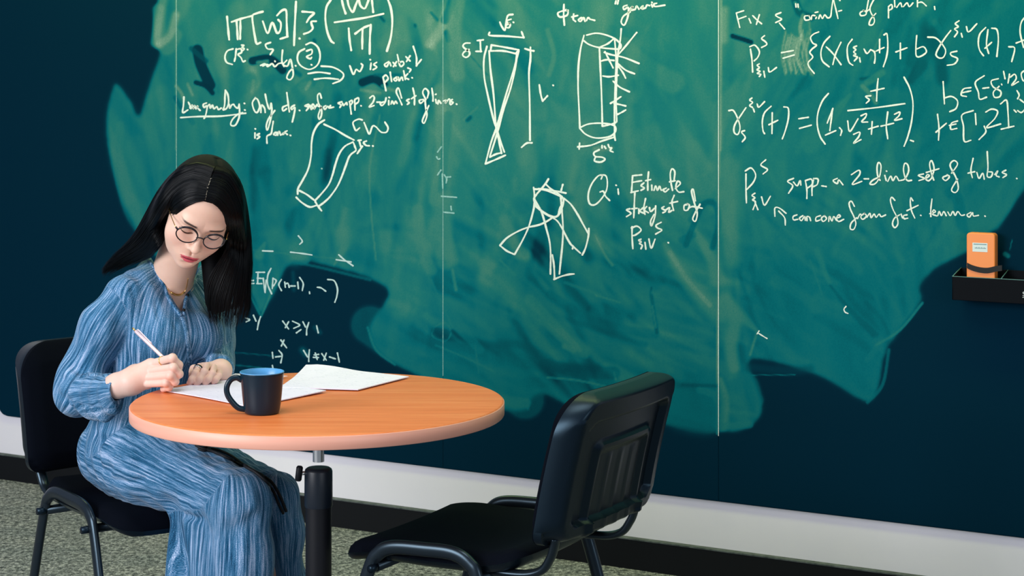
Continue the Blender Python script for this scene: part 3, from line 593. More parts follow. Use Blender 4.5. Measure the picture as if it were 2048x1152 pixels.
chalk('chalk_formula', 'E', """60,745 90,745 120,800 135,860 120,905 95,890 100,840 145,770 175,725; 165,880 145,890 170,925 150,955; 215,660 200,675 220,690 200,710 220,725; 225,735 232,755; 250,700 262,722 300,685; 345,715 300,760 285,820 290,880 300,900;
352,760 350,900; 330,840 390,810; 430,720 460,730 460,800 440,880 420,935; 530,800 595,790; 535,865 615,843; 730,630 690,680 660,760 655,840 675,920 708,970; 760,730 750,800 740,880; 722,830 760,732; 710,910 780,880; 805,860 820,880 812,912;
1015,645 980,650 1005,672 985,695; 1065,530 1058,600 1055,680; 1015,615 1105,595; 862,745 1050,725 1245,698; 860,815 875,885 930,800; 950,780 985,765 980,790 955,820 995,822; 900,905 940,890 935,920 900,965 950,940;
1000,870 1065,850; 1025,820 1020,905; 1130,755 1120,850 1130,935; 1085,850 1170,830; 1175,770 1210,755 1205,780 1175,810 1225,800; 1240,520 1280,600 1300,700 1290,820 1265,920 1240,985; 1283,945 1303,952;
1503,550 1508,630 1512,700; 1512,660 1560,650 1600,680 1590,730 1548,752; 1690,590 1640,600 1625,640 1660,650; 1630,625 1690,612; 1780,510 1720,555 1740,620 1750,668 1795,655; 1770,595 1810,590; 1875,530 1828,545 1840,585 1890,615 1885,650 1850,655 1842,620 1880,582;
1910,480 1920,530; 1950,500 1940,560; 1955,520 1985,500 1995,530 1965,575 2010,550; 1465,770 1475,860 1472,945; 1455,890 1525,830; 1600,815 1560,830 1555,870 1595,865; 1545,845 1590,835; 1705,745 1630,775 1640,850 1645,950 1690,945;
1720,765 1725,840; 1780,850 1790,890 1745,940; 1790,755 1830,735 1870,750 1850,800 1795,860 1890,835; 1890,700 1930,675 1940,760 1945,860; 1895,870 1980,850; 2060,470 2030,495 2040,540 2060,545; 2000,610 2015,640 2005,665; 2020,670 2060,700;
1980,740 1995,755; 2005,745 2030,758 2055,735""", 3.0)
chalk('chalk_note', 'F', """175,195 175,290 178,390; 170,175 210,155 240,200 225,250 180,300; 308,100 275,135 320,165 290,195; 235,325 215,340 235,355 220,370 240,385 222,435; 235,385 255,435; 280,350 300,405 340,345; 495,225 455,245 490,275 462,325;
495,250 520,275 540,240 545,270; 575,240 585,300 585,360; 575,240 615,230 620,265 590,290; 630,235 620,290 620,340; 630,225 660,230 655,265 630,280; 685,275 715,280; 790,225 762,240 790,260 800,235 828,268; 885,200 935,170 940,200 890,265 955,245;
970,228 1000,228; 1058,222 1028,238 1010,262 1038,264 1064,238 1080,190 1084,138 1068,118 1058,150 1062,205 1078,238; 1110,205 1120,240; 1120,175; 1130,245 1150,210 1165,240 1185,210 1205,240; 1212,240 1245,228 1270,178 1265,135 1245,124 1236,165 1246,215 1264,240 1290,238;
1370,195 1335,205 1375,225 1340,240; 1385,226 1410,208 1396,200 1384,226 1404,241 1424,226; 1424,226 1442,160 1426,106 1412,130 1424,190 1440,236; 1390,185 1475,160; 1530,205 1500,220 1520,240 1545,215 1530,200; 1560,190 1600,130 1575,105 1550,140 1590,220 1605,290 1585,320 1560,300 1600,230;
1705,90 1690,170 1700,220; 1670,190 1715,180; 1730,185 1745,225 1770,190 1780,230; 1800,45 1805,150 1800,210 1825,215 1835,185 1805,180; 1850,200 1870,175 1860,205 1880,215; 1925,170 1900,185 1930,200 1905,220; 1998,225""", 2.9)
chalk('chalk_note', 'F', """370,480 370,425 400,425 445,460; 395,445 435,490 440,540;""", 2.6)
chalk('chalk_note', 'J', """525,185 502,195 505,215 530,212; 560,190 540,205 552,220 570,195 575,218; 585,220 585,195 600,200 607,220; 665,190 640,200 640,222 665,215; 690,190 672,205 682,225 702,208 690,190;
715,225 720,195 735,222 745,195 762,218; 765,205 785,195 775,185 762,205 775,225 805,212; 870,135 852,104 838,115 845,150 868,200 878,240 865,272 845,268 850,235 882,203; 888,208 903,182 915,188; 930,175 908,195 920,212 942,192 928,174;
945,200 962,176 970,202 988,180 1000,200 1018,180 1030,196 1056,186; 1112,98 1094,80 1086,100 1100,150 1125,200 1130,240 1112,262 1098,240 1110,205 1142,184; 1150,180 1158,205; 1185,185 1165,190 1168,208 1190,205; 1220,100 1208,82 1205,110 1212,160 1232,205; 1185,160 1252,128; 1267,188;
1335,90 1328,150 1328,195; 1322,178 1355,168 1345,155 1338,180 1365,192; 1370,190 1378,165 1392,190 1405,165 1420,190; 1430,168 1445,190 1460,165 1475,188 1490,165 1510,188 1530,185; 1568,170 1545,185 1560,198 1578,172 1584,192 1614,188; 1652,192""", 2.7)
chalk('faint_chalk_note', 'G', """250,160 330,163; 465,170 550,180 630,192; 525,45 555,85 535,110; 815,228 930,245; 835,190 880,230 945,275; 140,390 180,388; 150,412 185,410; 200,325 265,325; 215,330 212,410; 210,370 245,372; 205,412 245,412;
255,370 260,410 270,480; 278,385 270,470; 315,295 290,350 290,420 320,490; 330,370 325,450; 330,370 355,390 335,430; 395,380 375,420 395,465; 420,400 425,440; 425,415 445,410 455,440; 460,430 500,430; 520,400 525,450; 535,365 562,410 555,465;
610,475 612,488; 670,440 700,445 735,470; 750,380 800,390 825,450 820,510 805,555; 120,675 150,690 125,705; 180,655 200,700; 235,665 220,710 210,765; 405,700 450,760; 450,705 425,750; 480,700 535,730 490,755; 510,790 545,765; 560,705 580,745;
605,710 590,760 588,805; 665,735 678,790; 390,845 435,905; 415,845 395,890; 325,940 330,985; 350,975 390,970; 375,925 400,960 390,1020; 565,925 595,975; 610,920 605,970 605,1010; 645,960 680,955; 640,978 680,980; 655,945 670,995;
705,950 740,1000; 740,945 720,1000; 765,975 810,990; 825,945 840,1015; 325,1040 330,1060""", 2.9, mat('pale_chalk', (.50, .66, .66), .95, spec=.1))
chalk('chalk_note', 'X', """1692,613 1688,618 1690,624 1696,627; 1516,666 1524,671 1534,677; 1514,668 1518,662; 2003,168 2004,170""", 2.4)

# ---- chalk tray at the right, with the orange eraser strapped upright in it
ut = float(unW(1921, 560, B_OFF)[0]); L_t = .52
zt0 = float(unW(1960, 603, B_OFF+.075)[1]); zt1 = float(unW(1960, 556, B_OFF+.075)[1]); zt2 = zt1+.017
tray = empty('chalk_tray', W(ut+L_t/2, zt0, B_OFF)); tag(tray, 'black wall-mounted chalk tray holding the orange eraser at right edge', 'chalk tray')
o1 = B_OFF+.001; dT = .075
def traypart(nm, a): o = mesh_obj(nm, *wbox(*a), M_tray, tray, smooth=False); bevel(o, .0015, 2); return o
traypart('tray_front', (ut, ut+L_t, zt0, zt1, o1+dT-.004, o1+dT)); traypart('tray_back', (ut+.004, ut+L_t, zt0, zt2, o1, o1+.004))
traypart('tray_bottom', (ut+.004, ut+L_t-.004, zt0, zt0+.004, o1+.004, o1+dT-.004))
def slant(u, dT=dT, d0=0.0):   # end wall, taller at the back
    V = [W(u,zt0,o1+dT),W(u+.004,zt0,o1+dT),W(u+.004,zt0,o1),W(u,zt0,o1),W(u,zt1,o1+dT),W(u+.004,zt1,o1+dT),W(u+.004,zt2,o1),W(u,zt2,o1)]
    return V, [(0,3,2,1),(4,5,6,7),(0,1,5,4),(1,2,6,5),(2,3,7,6),(3,0,4,7)]
for i, u in enumerate((ut, ut+L_t-.004)): bevel(mesh_obj('tray_end', *slant(u), M_tray, tray, smooth=False), .0015, 2)
for u in (ut+.125, ut+.29): mesh_obj('divider', *slant(u, .0705), M_tray, tray, smooth=False)
# pale rim along the top edges
M_rim = mat('pale_rim', (.10, .24, .24), .6)
mesh_obj('pale_rim', *wbox(ut, ut+L_t, zt1, zt1+.0012, o1+dT-.0035, o1+dT-.0005), M_rim, tray, smooth=False)
mesh_obj('pale_rim', *merge([tube([W(ut+.001, zt1, o1+dT-.002), W(ut+.001, (zt1+zt2)/2, o1+dT/2), W(ut+.003, zt2, o1+.002)], .0012, 6),
                             tube([W(ut+.127, zt1, o1+dT-.004), W(ut+.127, zt2, o1+.004)], .001, 6)]), M_rim, tray)
# small white printed mark on the tray front
def wtext(txt, size, u, z, off, m, parent, nm='printed_mark'):
    c = bpy.data.curves.new('t', 'FONT'); c.body = txt; c.size = size; c.extrude = .0002
    ob = bpy.data.objects.new('t', c); COL.objects.link(ob); dg = bpy.context.evaluated_depsgraph_get()
    me = bpy.data.meshes.new_from_object(ob.evaluated_get(dg)); bpy.data.objects.remove(ob)
    V = [W(u+v.co.x, z+v.co.y, off+v.co.z) for v in me.vertices]; F = [tuple(p.vertices) for p in me.polygons]
    return mesh_obj(nm, V, F, m, parent, smooth=False)
um, zm = unW(2045, 592, o1+dT); wtext('S', .016, float(um), float(zm), o1+dT+.0004, M_inkw, tray)
mesh_obj('printed_mark', *wbox(float(um), float(um)+.012, float(zm)-.004, float(zm)-.0028, o1+dT, o1+dT+.0005), M_inkw, tray, smooth=False)

oe = o1+.030; eu0 = float(unW(1933, 510, oe+.014)[0]); eu1 = float(unW(1990, 510, oe+.014)[0]); ez1 = float(unW(1960, 466, oe+.014)[1]); ez0 = zt0+.0045
er = empty('board_eraser', W((eu0+eu1)/2, ez0, oe)); tag(er, 'bright orange plastic eraser case with white label, standing in the black tray', 'eraser')
def rrect(u0, u1, z0, z1, r, n=6):
    pts = []
    for cx, cz, a0 in ((u1-r, z1-r, 0), (u0+r, z1-r, 90), (u0+r, z0+r, 180), (u1-r, z0+r, 270)):
        for i in range(n+1):
            a = math.radians(a0+90*i/n); pts.append((cx+r*math.cos(a), cz+r*math.sin(a)))
    return pts
def slab(pts, oa, ob, fn=W):
    n = len(pts); V = [fn(u, z, oa) for u, z in pts]+[fn(u, z, ob) for u, z in pts]
    F = [tuple(range(n)), tuple(range(2*n-1, n-1, -1))]+[(i, n+i, n+(i+1) % n, (i+1) % n) for i in range(n)]
    return V, F
def fixn(o):
    bm = bmesh.new(); bm.from_mesh(o.data); bmesh.ops.recalc_face_normals(bm, faces=bm.faces); bm.to_mesh(o.data); bm.free(); return o
e = fixn(mesh_obj('eraser_case', *slab(rrect(eu0, eu1, ez0, ez1, .009), oe-.014, oe+.014), M_orange, er, smooth=False)); bevel(e, .003, 3)
l0, lz0 = unW(1945, 503, oe+.014); l1, lz1 = unW(1975, 486.5, oe+.014)
lb = mesh_obj('label', *wbox(float(l0), float(l1), float(lz0), float(lz1), oe+.0138, oe+.0144), M_label, er, smooth=False)
lw = float(l1-l0); lh = float(lz1-lz0)
mesh_obj('label_print', *merge([wbox(float(l0)+lw*.08, float(l1)-lw*.06, float(lz1)-lh*.20, float(lz1)-lh*.12, oe+.0144, oe+.0146)]+
    [wbox(float(l0)+lw*(.16+.085*i), float(l0)+lw*(.16+.085*i+.05), float(lz0)+lh*.36, float(lz0)+lh*(.46+.05*(i % 2)), oe+.0144, oe+.0146) for i in range(9)]), M_ink, lb, smooth=False)
# strap around eraser
sp = [unW(x, y, oe+.016) for x, y in ((1934, 531), (1945, 536), (1960, 540), (1975, 541), (1990, 538), (2004, 536))]
Vs = []; Fs = []
q = cr([(float(a), float(b)) for a, b in sp], 6); hw = .0072
for i, (u, z) in enumerate(q):
    Vs += [W(u, z+hw, oe+.0150), W(u, z-hw, oe+.0150), W(u, z-hw, oe+.0165), W(u, z+hw, oe+.0165)]
for i in range(len(q)-1):
    a = 4*i; b = 4*i+4
    for k in range(4): Fs.append((a+k, a+(k+1) % 4, b+(k+1) % 4, b+k))
fixn(mesh_obj('strap', Vs, Fs, M_cord, er, smooth=False))
# ================================================================ table
TX, TY, TZ = -.413, 4.077, .73
table = empty('round_table', (TX, TY, 0)); tag(table, 'round beech-topped table on a single black height-adjustable post', 'table')
R_T = .397
top = mesh_obj('tabletop', *lathe([(R_T-.0015, TZ-.0055), (R_T-.0015, TZ-.0022), (R_T-.003, TZ-.0006), (R_T-.006, TZ)], 128, (TX, TY, 0)), M_wood, table, smooth=False); autosmooth(top, 40)
edge = mesh_obj('edge_band', *lathe([(R_T-.004, TZ-.0295), (R_T-.001, TZ-.0290), (R_T, TZ-.0275), (R_T, TZ-.0035), (R_T-.0012, TZ-.0023)], 128, (TX, TY, 0)), M_edge, table, smooth=False); autosmooth(edge, 50)
autosmooth(mesh_obj('chrome_pole', *lathe([(.0122, .60), (.0122, TZ-.0295)], 32, (TX, TY, 0)), M_chrome, table))
autosmooth(mesh_obj('mounting_plate', *lathe([(.07, TZ-.034), (.07, TZ-.0297)], 32, (TX, TY, 0)), M_post, table))
zc1 = CAMZ-(937-HOR)/F_PX*TY; zc0 = CAMZ-(1013-HOR)/F_PX*TY
autosmooth(mesh_obj('locking_collar', *lathe([(.0128, zc1+.002), (.024, zc1+.002), (.0282, zc1-.001), (.0298, zc1-.006), (.0302, zc0+.003), (.029, zc0), (.026, zc0)], 40, (TX, TY, 0)), mat('collar_plastic', (.006, .012, .022), .4), table))
autosmooth(mesh_obj('lower_post', *lathe([(.0278, .02), (.0278, zc0+.004)], 40, (TX, TY, 0)), M_post, table))
kd = np.array([-.93, -.36, 0.]); kz = CAMZ-(944-HOR)/F_PX*TY; kc = np.array([TX, TY, kz])
kb = mesh_obj('knob_screw', *tube([kc+kd*.027, kc+kd*.040], .0042, 12), M_chrome, table)
a_ = kc+kd*.043; tilt = np.array([.12, 0, .99])
kn = mesh_obj('tightening_knob', *tube([a_-tilt*.016, a_-tilt*.013, a_+tilt*.013, a_+tilt*.016], [.0052, .0072, .0072, .0052], 14), M_post, table)
autosmooth(kn, 60)
for k in range(4):
    a = math.radians(20+90*k); d = np.array([math.cos(a), math.sin(a), 0]); b0 = np.array([TX, TY, .028])
    f = mesh_obj('foot', *tube([b0+d*.01, b0+d*.24-np.array([0, 0, .008]), b0+d*.30-np.array([0, 0, .010])], [.022, .018, .014], 12, flat=.6), M_post, table)
    mesh_obj('glide', *lathe([(.012, 0.0), (.012, .014)], 16, tuple(np.array([TX, TY, 0])+d*.285)), M_plastic, f)

# ================================================================ stacking chairs
def rounded_profile(w, h, rt, rb, n=44):
    """rows of (z, half-width) of a rounded rectangle"""
    zs = np.concatenate([np.linspace(0, rb, 7), np.linspace(rb, h-rt, 16)[1:], h-rt+rt*np.sin(np.linspace(0, math.pi/2, 15))[1:]])
    hw = np.full(len(zs), w/2.0)
    for i, z in enumerate(zs):
        if z < rb: hw[i] = w/2-rb+math.sqrt(max(rb*rb-(rb-z)**2, 0))
        if z > h-rt: hw[i] = w/2-rt+math.sqrt(max(rt*rt-(z-h+rt)**2, 0))
    return zs, hw
BW, BH, BZ, BY = .455, .305, .485, -.280
def sstep(x, a, b): t_ = np.clip((x-a)/(b-a), 0, 1); return t_*t_*(3-2*t_)
def rr_dist(x, z, w, z0, z1, r):
    """signed distance to a rounded rectangle (inside negative)"""
    cx, cz = 0, (z0+z1)/2; qx = np.abs(x-cx)-(w/2-r); qz = np.abs(z-cz)-((z1-z0)/2-r)
    return np.hypot(np.maximum(qx, 0), np.maximum(qz, 0))+np.minimum(np.maximum(qx, qz), 0)-r
def backsurf(off_fn, n=56):
    zs, hw = rounded_profile(BW, BH, .085, .03)
    zs = np.interp(np.linspace(0, len(zs)-1, 90), np.arange(len(zs)), zs); 
    def hwz(z):
        if z < .03: return BW/2-.03+math.sqrt(max(.03**2-(.03-z)**2, 0))
        if z > BH-.085: return BW/2-.085+math.sqrt(max(.085**2-(z-BH+.085)**2, 0))
        return BW/2
    rows = []
    for z in zs:
        s = np.linspace(-1, 1, n); x = s*hwz(z)
        rows.append(np.stack([x, off_fn(x, np.full(n, z)), np.full(n, z+BZ)], -1))
    return np.array(rows)
def lean(x, z):   # backrest sheet: leans back, hollow across
    return BY-.16*z-.25*z*z+.35*x*x-.003
def make_chair(name, label, loc, rz, dz=0.0):
    global BZ
    BZ = .485+dz
    root = empty(name, loc, rz); tag(root, label, 'chair')
    def M(nm, VF, m, smooth=True, par=None):
        o = mesh_obj(nm, VF[0], VF[1], m, par or root, smooth, local=True); return o
    # --- moulded rear shell
    def rear(x, z):
        d = rr_dist(x, z, BW, 0, BH, .06); h = -.036*np.sqrt(sstep(-d, 0, .016))           # rounded outer lip
        d1 = rr_dist(x, z, BW-.085, .035, BH-.055, .03); h += .016*sstep(-d1, 0, .006)   # recessed field
        d2 = rr_dist(x, z, BW-.20, -.06, BH-.105, .02); h -= .010*sstep(-d2, 0, .005)
        d3 = rr_dist(x, z, BW-.235, -.06, BH-.125, .016); h += .009*sstep(-d3, 0, .004)
        for xr in (-.055, 0, .055): h -= .0035*np.clip(1-np.abs(x-xr)/.010, 0, 1)*sstep(-d3, .006, .02)
        return lean(x, z)-.014+h
    def front(x, z):
        d = rr_dist(x, z, BW, 0, BH, .06); return lean(x, z)+.006+.022*np.sqrt(np.clip(-d/.045, 0, 1)) 
    def mid(x, z): return lean(x, z)+.004
    def sheet(fa, fb):
        A = backsurf(fa); Bq = backsurf(fb); nr, nc, _ = A.shape; V = np.vstack([A.reshape(-1, 3), Bq.reshape(-1, 3)])
        i = np.arange(nr*nc).reshape(nr, nc); j = i+nr*nc
        F = [np.stack([i[:-1, :-1], i[1:, :-1], i[1:, 1:], i[:-1, 1:]], -1).reshape(-1, 4), np.stack([j[:-1, :-1], j[:-1, 1:], j[1:, 1:], j[1:, :-1]], -1).reshape(-1, 4)]
        ring = np.concatenate([i[0, :], i[1:, -1], i[-1, -2::-1], i[-2:0:-1, 0]]); k = np.arange(len(ring)); k2 = (k+1) % len(ring)
        F.append(np.stack([ring[k], ring[k2], ring[k2]+nr*nc, ring[k]+nr*nc], -1)); return V, np.vstack(F)
    def sheet_obj(nm, fa, fb, m):
        V, F = sheet(fa, fb); o = mesh_obj(nm, V, F, m, root, True, local=True); fixn(o); autosmooth(o, 50); return o
    sheet_obj('back_shell', rear, mid, M_plastic); 
    sheet_obj('back_pad', lambda x, z: lean(x, z)+.0045, front, M_fabric)
    # --- seat: plastic underpan and pad with a waterfall front
    YF = .205
    def seat_rows(dz, grow, th):
        ys = np.linspace(-.225, YF, 40); V = []; n = 40
        for y in ys:
            s = np.linspace(-1, 1, n); f = (y+.225)/(YF+.225)
            hwid = (.215+.012*math.sin(f*math.pi*.8))+grow
            e = min(y+.225, YF-y); r = .055
            if e < r: hwid -= r-math.sqrt(max(r*r-(r-e)**2, 0))
            x = s*hwid; edge_ = np.minimum(np.minimum(hwid-np.abs(x), y+.225+.001), YF-y+.001)
            zt = .447+dz+.006*(x/.22)**2-.006*math.sin(f*math.pi)+th*np.sqrt(np.clip(edge_/.03, 0, 1)) - .024*max(0, (y-YF+.12)/.12)**2 + .018*max(0, (-y-.12)/.1)**2
            V.append(np.stack([x, np.full(n, y), zt], -1))
        return np.array(V)
    def slabrows(A, Bq, nm, m):
        nr, nc, _ = A.shape; V = np.vstack([A.reshape(-1, 3), Bq.reshape(-1, 3)]); i = np.arange(nr*nc).reshape(nr, nc); j = i+nr*nc
        F = [np.stack([i[:-1, :-1], i[:-1, 1:], i[1:, 1:], i[1:, :-1]], -1).reshape(-1, 4), np.stack([j[:-1, :-1], j[1:, :-1], j[1:, 1:], j[:-1, 1:]], -1).reshape(-1, 4)]
        ring = np.concatenate([i[0, :], i[1:, -1], i[-1, -2::-1], i[-2:0:-1, 0]]); k = np.arange(len(ring)); k2 = (k+1) % len(ring)
        F.append(np.stack([ring[k2], ring[k], ring[k]+nr*nc, ring[k2]+nr*nc], -1))
        o = mesh_obj(nm, V, np.vstack(F), m, root, True, local=True); fixn(o); autosmooth(o, 60)
    slabrows(seat_rows(-.018, 0, .024), seat_rows(-.018, 0, .0), 'seat', M_fabric)
    slabrows(seat_rows(-.018, .003, .0), seat_rows(-.026, -.004, -.012), 'seat_pan', M_plastic)
    # --- frame
    for sx in (-1, 1):
        U = [(sx*.250, -.255, .012), (sx*.244, -.192, .25), (sx*.240, -.146, .405), (sx*.239, -.127, .437), (sx*.239, -.088, .455), (sx*.239, -.02, .455), (sx*.239, .058, .450), (sx*.239, .094, .432), (sx*.240, .116, .395), (sx*.245, .172, .23), (sx*.250, .240, .012)]
        lf = M('leg', tube(cr(U, 7), .0150, 16, flat=.64), M_tube)
        for e in (U[0], U[-1]): M('foot_cap', lathe([(.0155, 0), (.0168, .002), (.0162, .024), (.0140, .026)], 16, (e[0], e[1], 0)), M_plastic, True, lf)
        up = [(sx*.185, -.06, .416), (sx*.185, -.20, .416), (sx*.185, -.258, .428), (sx*.186, -.282, .456), (sx*.188, -.292, .482), (sx*.19, -.296, .500)]
        M('back_upright', tube(cr(up, 8), .0125, 14, flat=.7), M_tube)
        for yb in (-.138, .098):
            M('bolt', tube([(sx*.232, yb, .405), (sx*.262, yb, .405)], .0085, 14), M_plastic)
    for yb in (-.138, .098): M('crossbar', tube([(-.24, yb, .405), (.24, yb, .405)], .0105, 12), M_tube)
    return root
cA = np.array([.616, -.788]); OA = (-.818, 4.515)
chairA = make_chair('stacking_chair', 'black upholstered stacking chair the woman in the blue dress sits on', (OA[0], OA[1], 0), math.atan2(-cA[0], cA[1]), -.018)
cB = np.array([-.875, .485]); OB = (-.080, 4.124)
chairB = make_chair('stacking_chair', 'empty black stacking chair at the right of the table, seen from behind', (OB[0], OB[1], 0), math.atan2(-cB[0], cB[1]))

# ================================================================ mug and papers
def onT(px, py, h=0.0):
    Y = F_PX*(CAMZ-TZ-h)/(py-HOR); return P(px, py, Y)
mc = np.array([(524-1024)/F_PX*3.925, 3.925, TZ])
mug = empty('mug', tuple(mc)); tag(mug, 'dark navy ceramic mug with pale blue inside, near the table edge', 'mug')
Hm = .0845; prof = [(.0, .0003), (.032, .0003), (.0345, .0018), (.0362, .006), (.0385, .020), (.0405, .038), (.0425, .060), (.0445, .080), (.0452, .0845), (.0449, .0852), (.0440, .0855)]
autosmooth(mesh_obj('cup', *lathe(prof, 64, tuple(mc), close=False), M_mug, mug), 60)
inn = [(.0442, .0854), (.0432, .0845), (.0415, .062), (.0385, .030), (.034, .008), (.0, .006)]
autosmooth(mesh_obj('inner_glaze', *lathe(inn, 64, tuple(mc), close=False), M_mug_in, mug), 60)
mesh_obj('rim', *tube([(mc[0]+.0446*math.cos(a), mc[1]+.0446*math.sin(a), mc[2]+.0852) for a in np.linspace(0, 2*math.pi, 64, endpoint=False)], .0011, 8, closed=True), M_mug_in, mug)
hd = np.array([-.985, -.17, 0]); hz_ = np.array([0, 0, 1.])
hp = [(.041, .069), (.052, .0745), (.064, .070), (.0715, .056), (.070, .040), (.060, .024), (.048, .0125), (.034, .009)]
mesh_obj('handle', *tube(cr([mc+hd*a+hz_*b for a, b in hp], 8), .0046, 14, flat=1.3), M_mug, mug)

def sheet_stack(name, label, corners, lifts, th, group=None, n=18):
    """bilinear paper sheet from four table-top points (world), with edge lifts"""
    c = [np.array(q) for q in corners]; root = None
    V = []; F = []
    def pt(s, t): return (c[0]*(1-s)+c[1]*s)*(1-t)+(c[3]*(1-s)+c[2]*s)*t
    for lay in (1, 0):
        for i in range(n+1):
            for j in range(n+1):
                s, t = i/n, j/n; p = pt(s, t).copy(); p[2] = TZ+.0006+lifts(s, t)+th*lay; V.append(p)
    N = (n+1)**2
    for i in range(n):
        for j in range(n):
            a = i*(n+1)+j; F += [(a, a+n+1, a+n+2, a+1), (N+a, N+a+1, N+a+n+2, N+a+n+1)]
    idx = np.arange(N).reshape(n+1, n+1); ring = list(idx[0, :])+list(idx[1:, -1])+list(idx[-1, -2::-1])+list(idx[-2:0:-1, 0])
    for k in range(len(ring)): a, b = ring[k], ring[(k+1) % len(ring)]; F.append((a, b, b+N, a+N))
    o = mesh_obj(name, V, F, M_paper, None, smooth=False); fixn(o); autosmooth(o, 50); tag(o, label, 'paper', group); return o
# near stack under her left hand
sheet_stack('paper_sheets', 'stack of written paper sheets lying under the left hand and behind the mug', [onT(322, 782), onT(500, 816), onT(652, 786), onT(472, 757)], lambda s, t: .002*math.sin(3*s)*(1-t)**2+.0035*s*t*s, .0018)
sheet_stack('paper_sheets', 'curled written paper sheets at the back of the round table', [onT(560, 778), onT(716, 783), onT(818, 757), onT(612, 741)], lambda s, t: .0022+.0125*max(0, t-.45)**1.5*2.2*max(0, 1-abs(s-.12)*1.5)+.002*math.sin(6*s)**2*t, .0018)
sheet_stack('paper_sheets', 'corner of a paper sheet showing between the left hand and the mug', [onT(453, 760), onT(520, 764), onT(575, 757), onT(470, 752)], lambda s, t: .0046, .0008)
# ================================================================ implicit-surface modelling
def v3(*a): return np.array(a, np.float32)
def nrm(a): a = np.array(a, float); return a/np.linalg.norm(a)
def seg(p, a, b, r1, r2=None):
    r2 = r1 if r2 is None else r2; a = np.asarray(a, np.float32); ba = np.asarray(b, np.float32)-a
    h = np.clip(((p-a)@ba)/(ba@ba+1e-9), 0, 1); d = p-a-h[:, None]*ba
    return np.sqrt((d*d).sum(1))-(r1+(r2-r1)*h)
def ell(p, c, r, R=None):
    q = p-np.asarray(c, np.float32)
    if R is not None: q = q@np.asarray(R, np.float32)      # columns of R = local axes in world
    r = np.asarray(r, np.float32); k0 = np.sqrt(((q/r)**2).sum(1)); k1 = np.sqrt(((q/(r*r))**2).sum(1))+1e-9
    return k0*(k0-1)/k1
def smin(a, b, k): h = np.maximum(k-np.abs(a-b), 0)/k; return np.minimum(a, b)-h*h*k*.25
def smax(a, b, k): return -smin(-a, -b, k)
def chain_sdf(p, pts, rs, k=.02):
    d = None
    for i in range(len(pts)-1):
        s = seg(p, pts[i], pts[i+1], rs[i], rs[i+1]); d = s if d is None else smin(d, s, k)
    return d
def polygonise(sdf, lo, hi, h, B=8, lip=1.5):
    lo = np.array(lo, float); hi = np.array(hi, float); nb = np.ceil((hi-lo)/(h*B)).astype(int); n = nb*B
    bi = np.stack(np.meshgrid(*[np.arange(k) for k in nb], indexing='ij'), -1).reshape(-1, 3)
    cen = (lo+(bi*B+(B-1)/2)*h).astype(np.float32); dc = np.concatenate([sdf(cen[i:i+200000]) for i in range(0, len(cen), 200000)])
    Vv = np.repeat(np.repeat(np.repeat(np.sign(dc).reshape(nb), B, 0), B, 1), B, 2).astype(np.float32)
    act = bi[np.abs(dc) < B*h*.87*lip+h]
    li = np.stack(np.meshgrid(*[np.arange(B)]*3, indexing='ij'), -1).reshape(-1, 3)
    step = max(1, 400000//(B**3))
    for i in range(0, len(act), step):
        gi = (act[i:i+step, None, :]*B+li[None]).reshape(-1, 3); pp = (lo+gi*h).astype(np.float32)
        Vv[gi[:, 0], gi[:, 1], gi[:, 2]] = sdf(pp)
    S = Vv < 0; c = S[:-1, :-1, :-1].astype(np.int8)
    cnt = sum(S[a:n[0]-1+a, b:n[1]-1+b, d:n[2]-1+d].astype(np.int8) for a in (0, 1) for b in (0, 1) for d in (0, 1))
    ci = np.argwhere((cnt > 0) & (cnt < 8)); idm = -np.ones(tuple(n-1), np.int64); idm[ci[:, 0], ci[:, 1], ci[:, 2]] = np.arange(len(ci))
    acc = np.zeros((len(ci), 3)); num = np.zeros(len(ci))
    corners = [(a, b, d) for a in (0, 1) for b in (0, 1) for d in (0, 1)]
    for a in corners:
        for ax in range(3):
            if a[ax]: continue
            b = list(a); b[ax] = 1
            va = Vv[ci[:, 0]+a[0], ci[:, 1]+a[1], ci[:, 2]+a[2]]; vb = Vv[ci[:, 0]+b[0], ci[:, 1]+b[1], ci[:, 2]+b[2]]
            m = (va < 0) != (vb < 0); t_ = np.where(m, va/np.where(m, va-vb, 1), 0)
            q = np.array(a, float)[None]+np.zeros((len(ci), 3)); q[:, ax] += t_; acc += q*m[:, None]; num += m
    V = lo+(ci+acc/num[:, None])*h
    F = []
    for ax in range(3):
        u, v = [(1, 2), (2, 0), (0, 1)][ax]
        sl = [slice(None)]*3; s2 = [slice(None)]*3; sl[ax] = slice(0, -1); s2[ax] = slice(1, None)
        e = np.argwhere(S[tuple(sl)] != S[tuple(s2)])
        e = e[(e[:, u] > 0) & (e[:, v] > 0) & (e[:, u] < n[u]-1) & (e[:, v] < n[v]-1) & (e[:, ax] < n[ax]-1)]
        q = []
        for du_, dv_ in ((0, 0), (-1, 0), (-1, -1), (0, -1)):
            g = e.copy(); g[:, u] += du_; g[:, v] += dv_; q.append(idm[g[:, 0], g[:, 1], g[:, 2]])
        q = np.stack(q, -1); inside = S[e[:, 0], e[:, 1], e[:, 2]]
        q[~inside] = q[~inside][:, ::-1]; q = q[(q >= 0).all(1)]; F.append(q)
    return V.astype(np.float32), np.vstack(F)
CAMP = np.array([0, 0, CAMZ])
def hit(sdf, px, py, Y0=3.9, Y1=4.9):
    d = P(px, py, 1.0)-CAMP; t_ = Y0
    for _ in range(400):
        v = float(sdf((CAMP+d*t_)[None].astype(np.float32))[0])
        if v < .0004: break
        t_ += max(v*.7, .0003)
        if t_ > Y1: return None
    return CAMP+d*t_
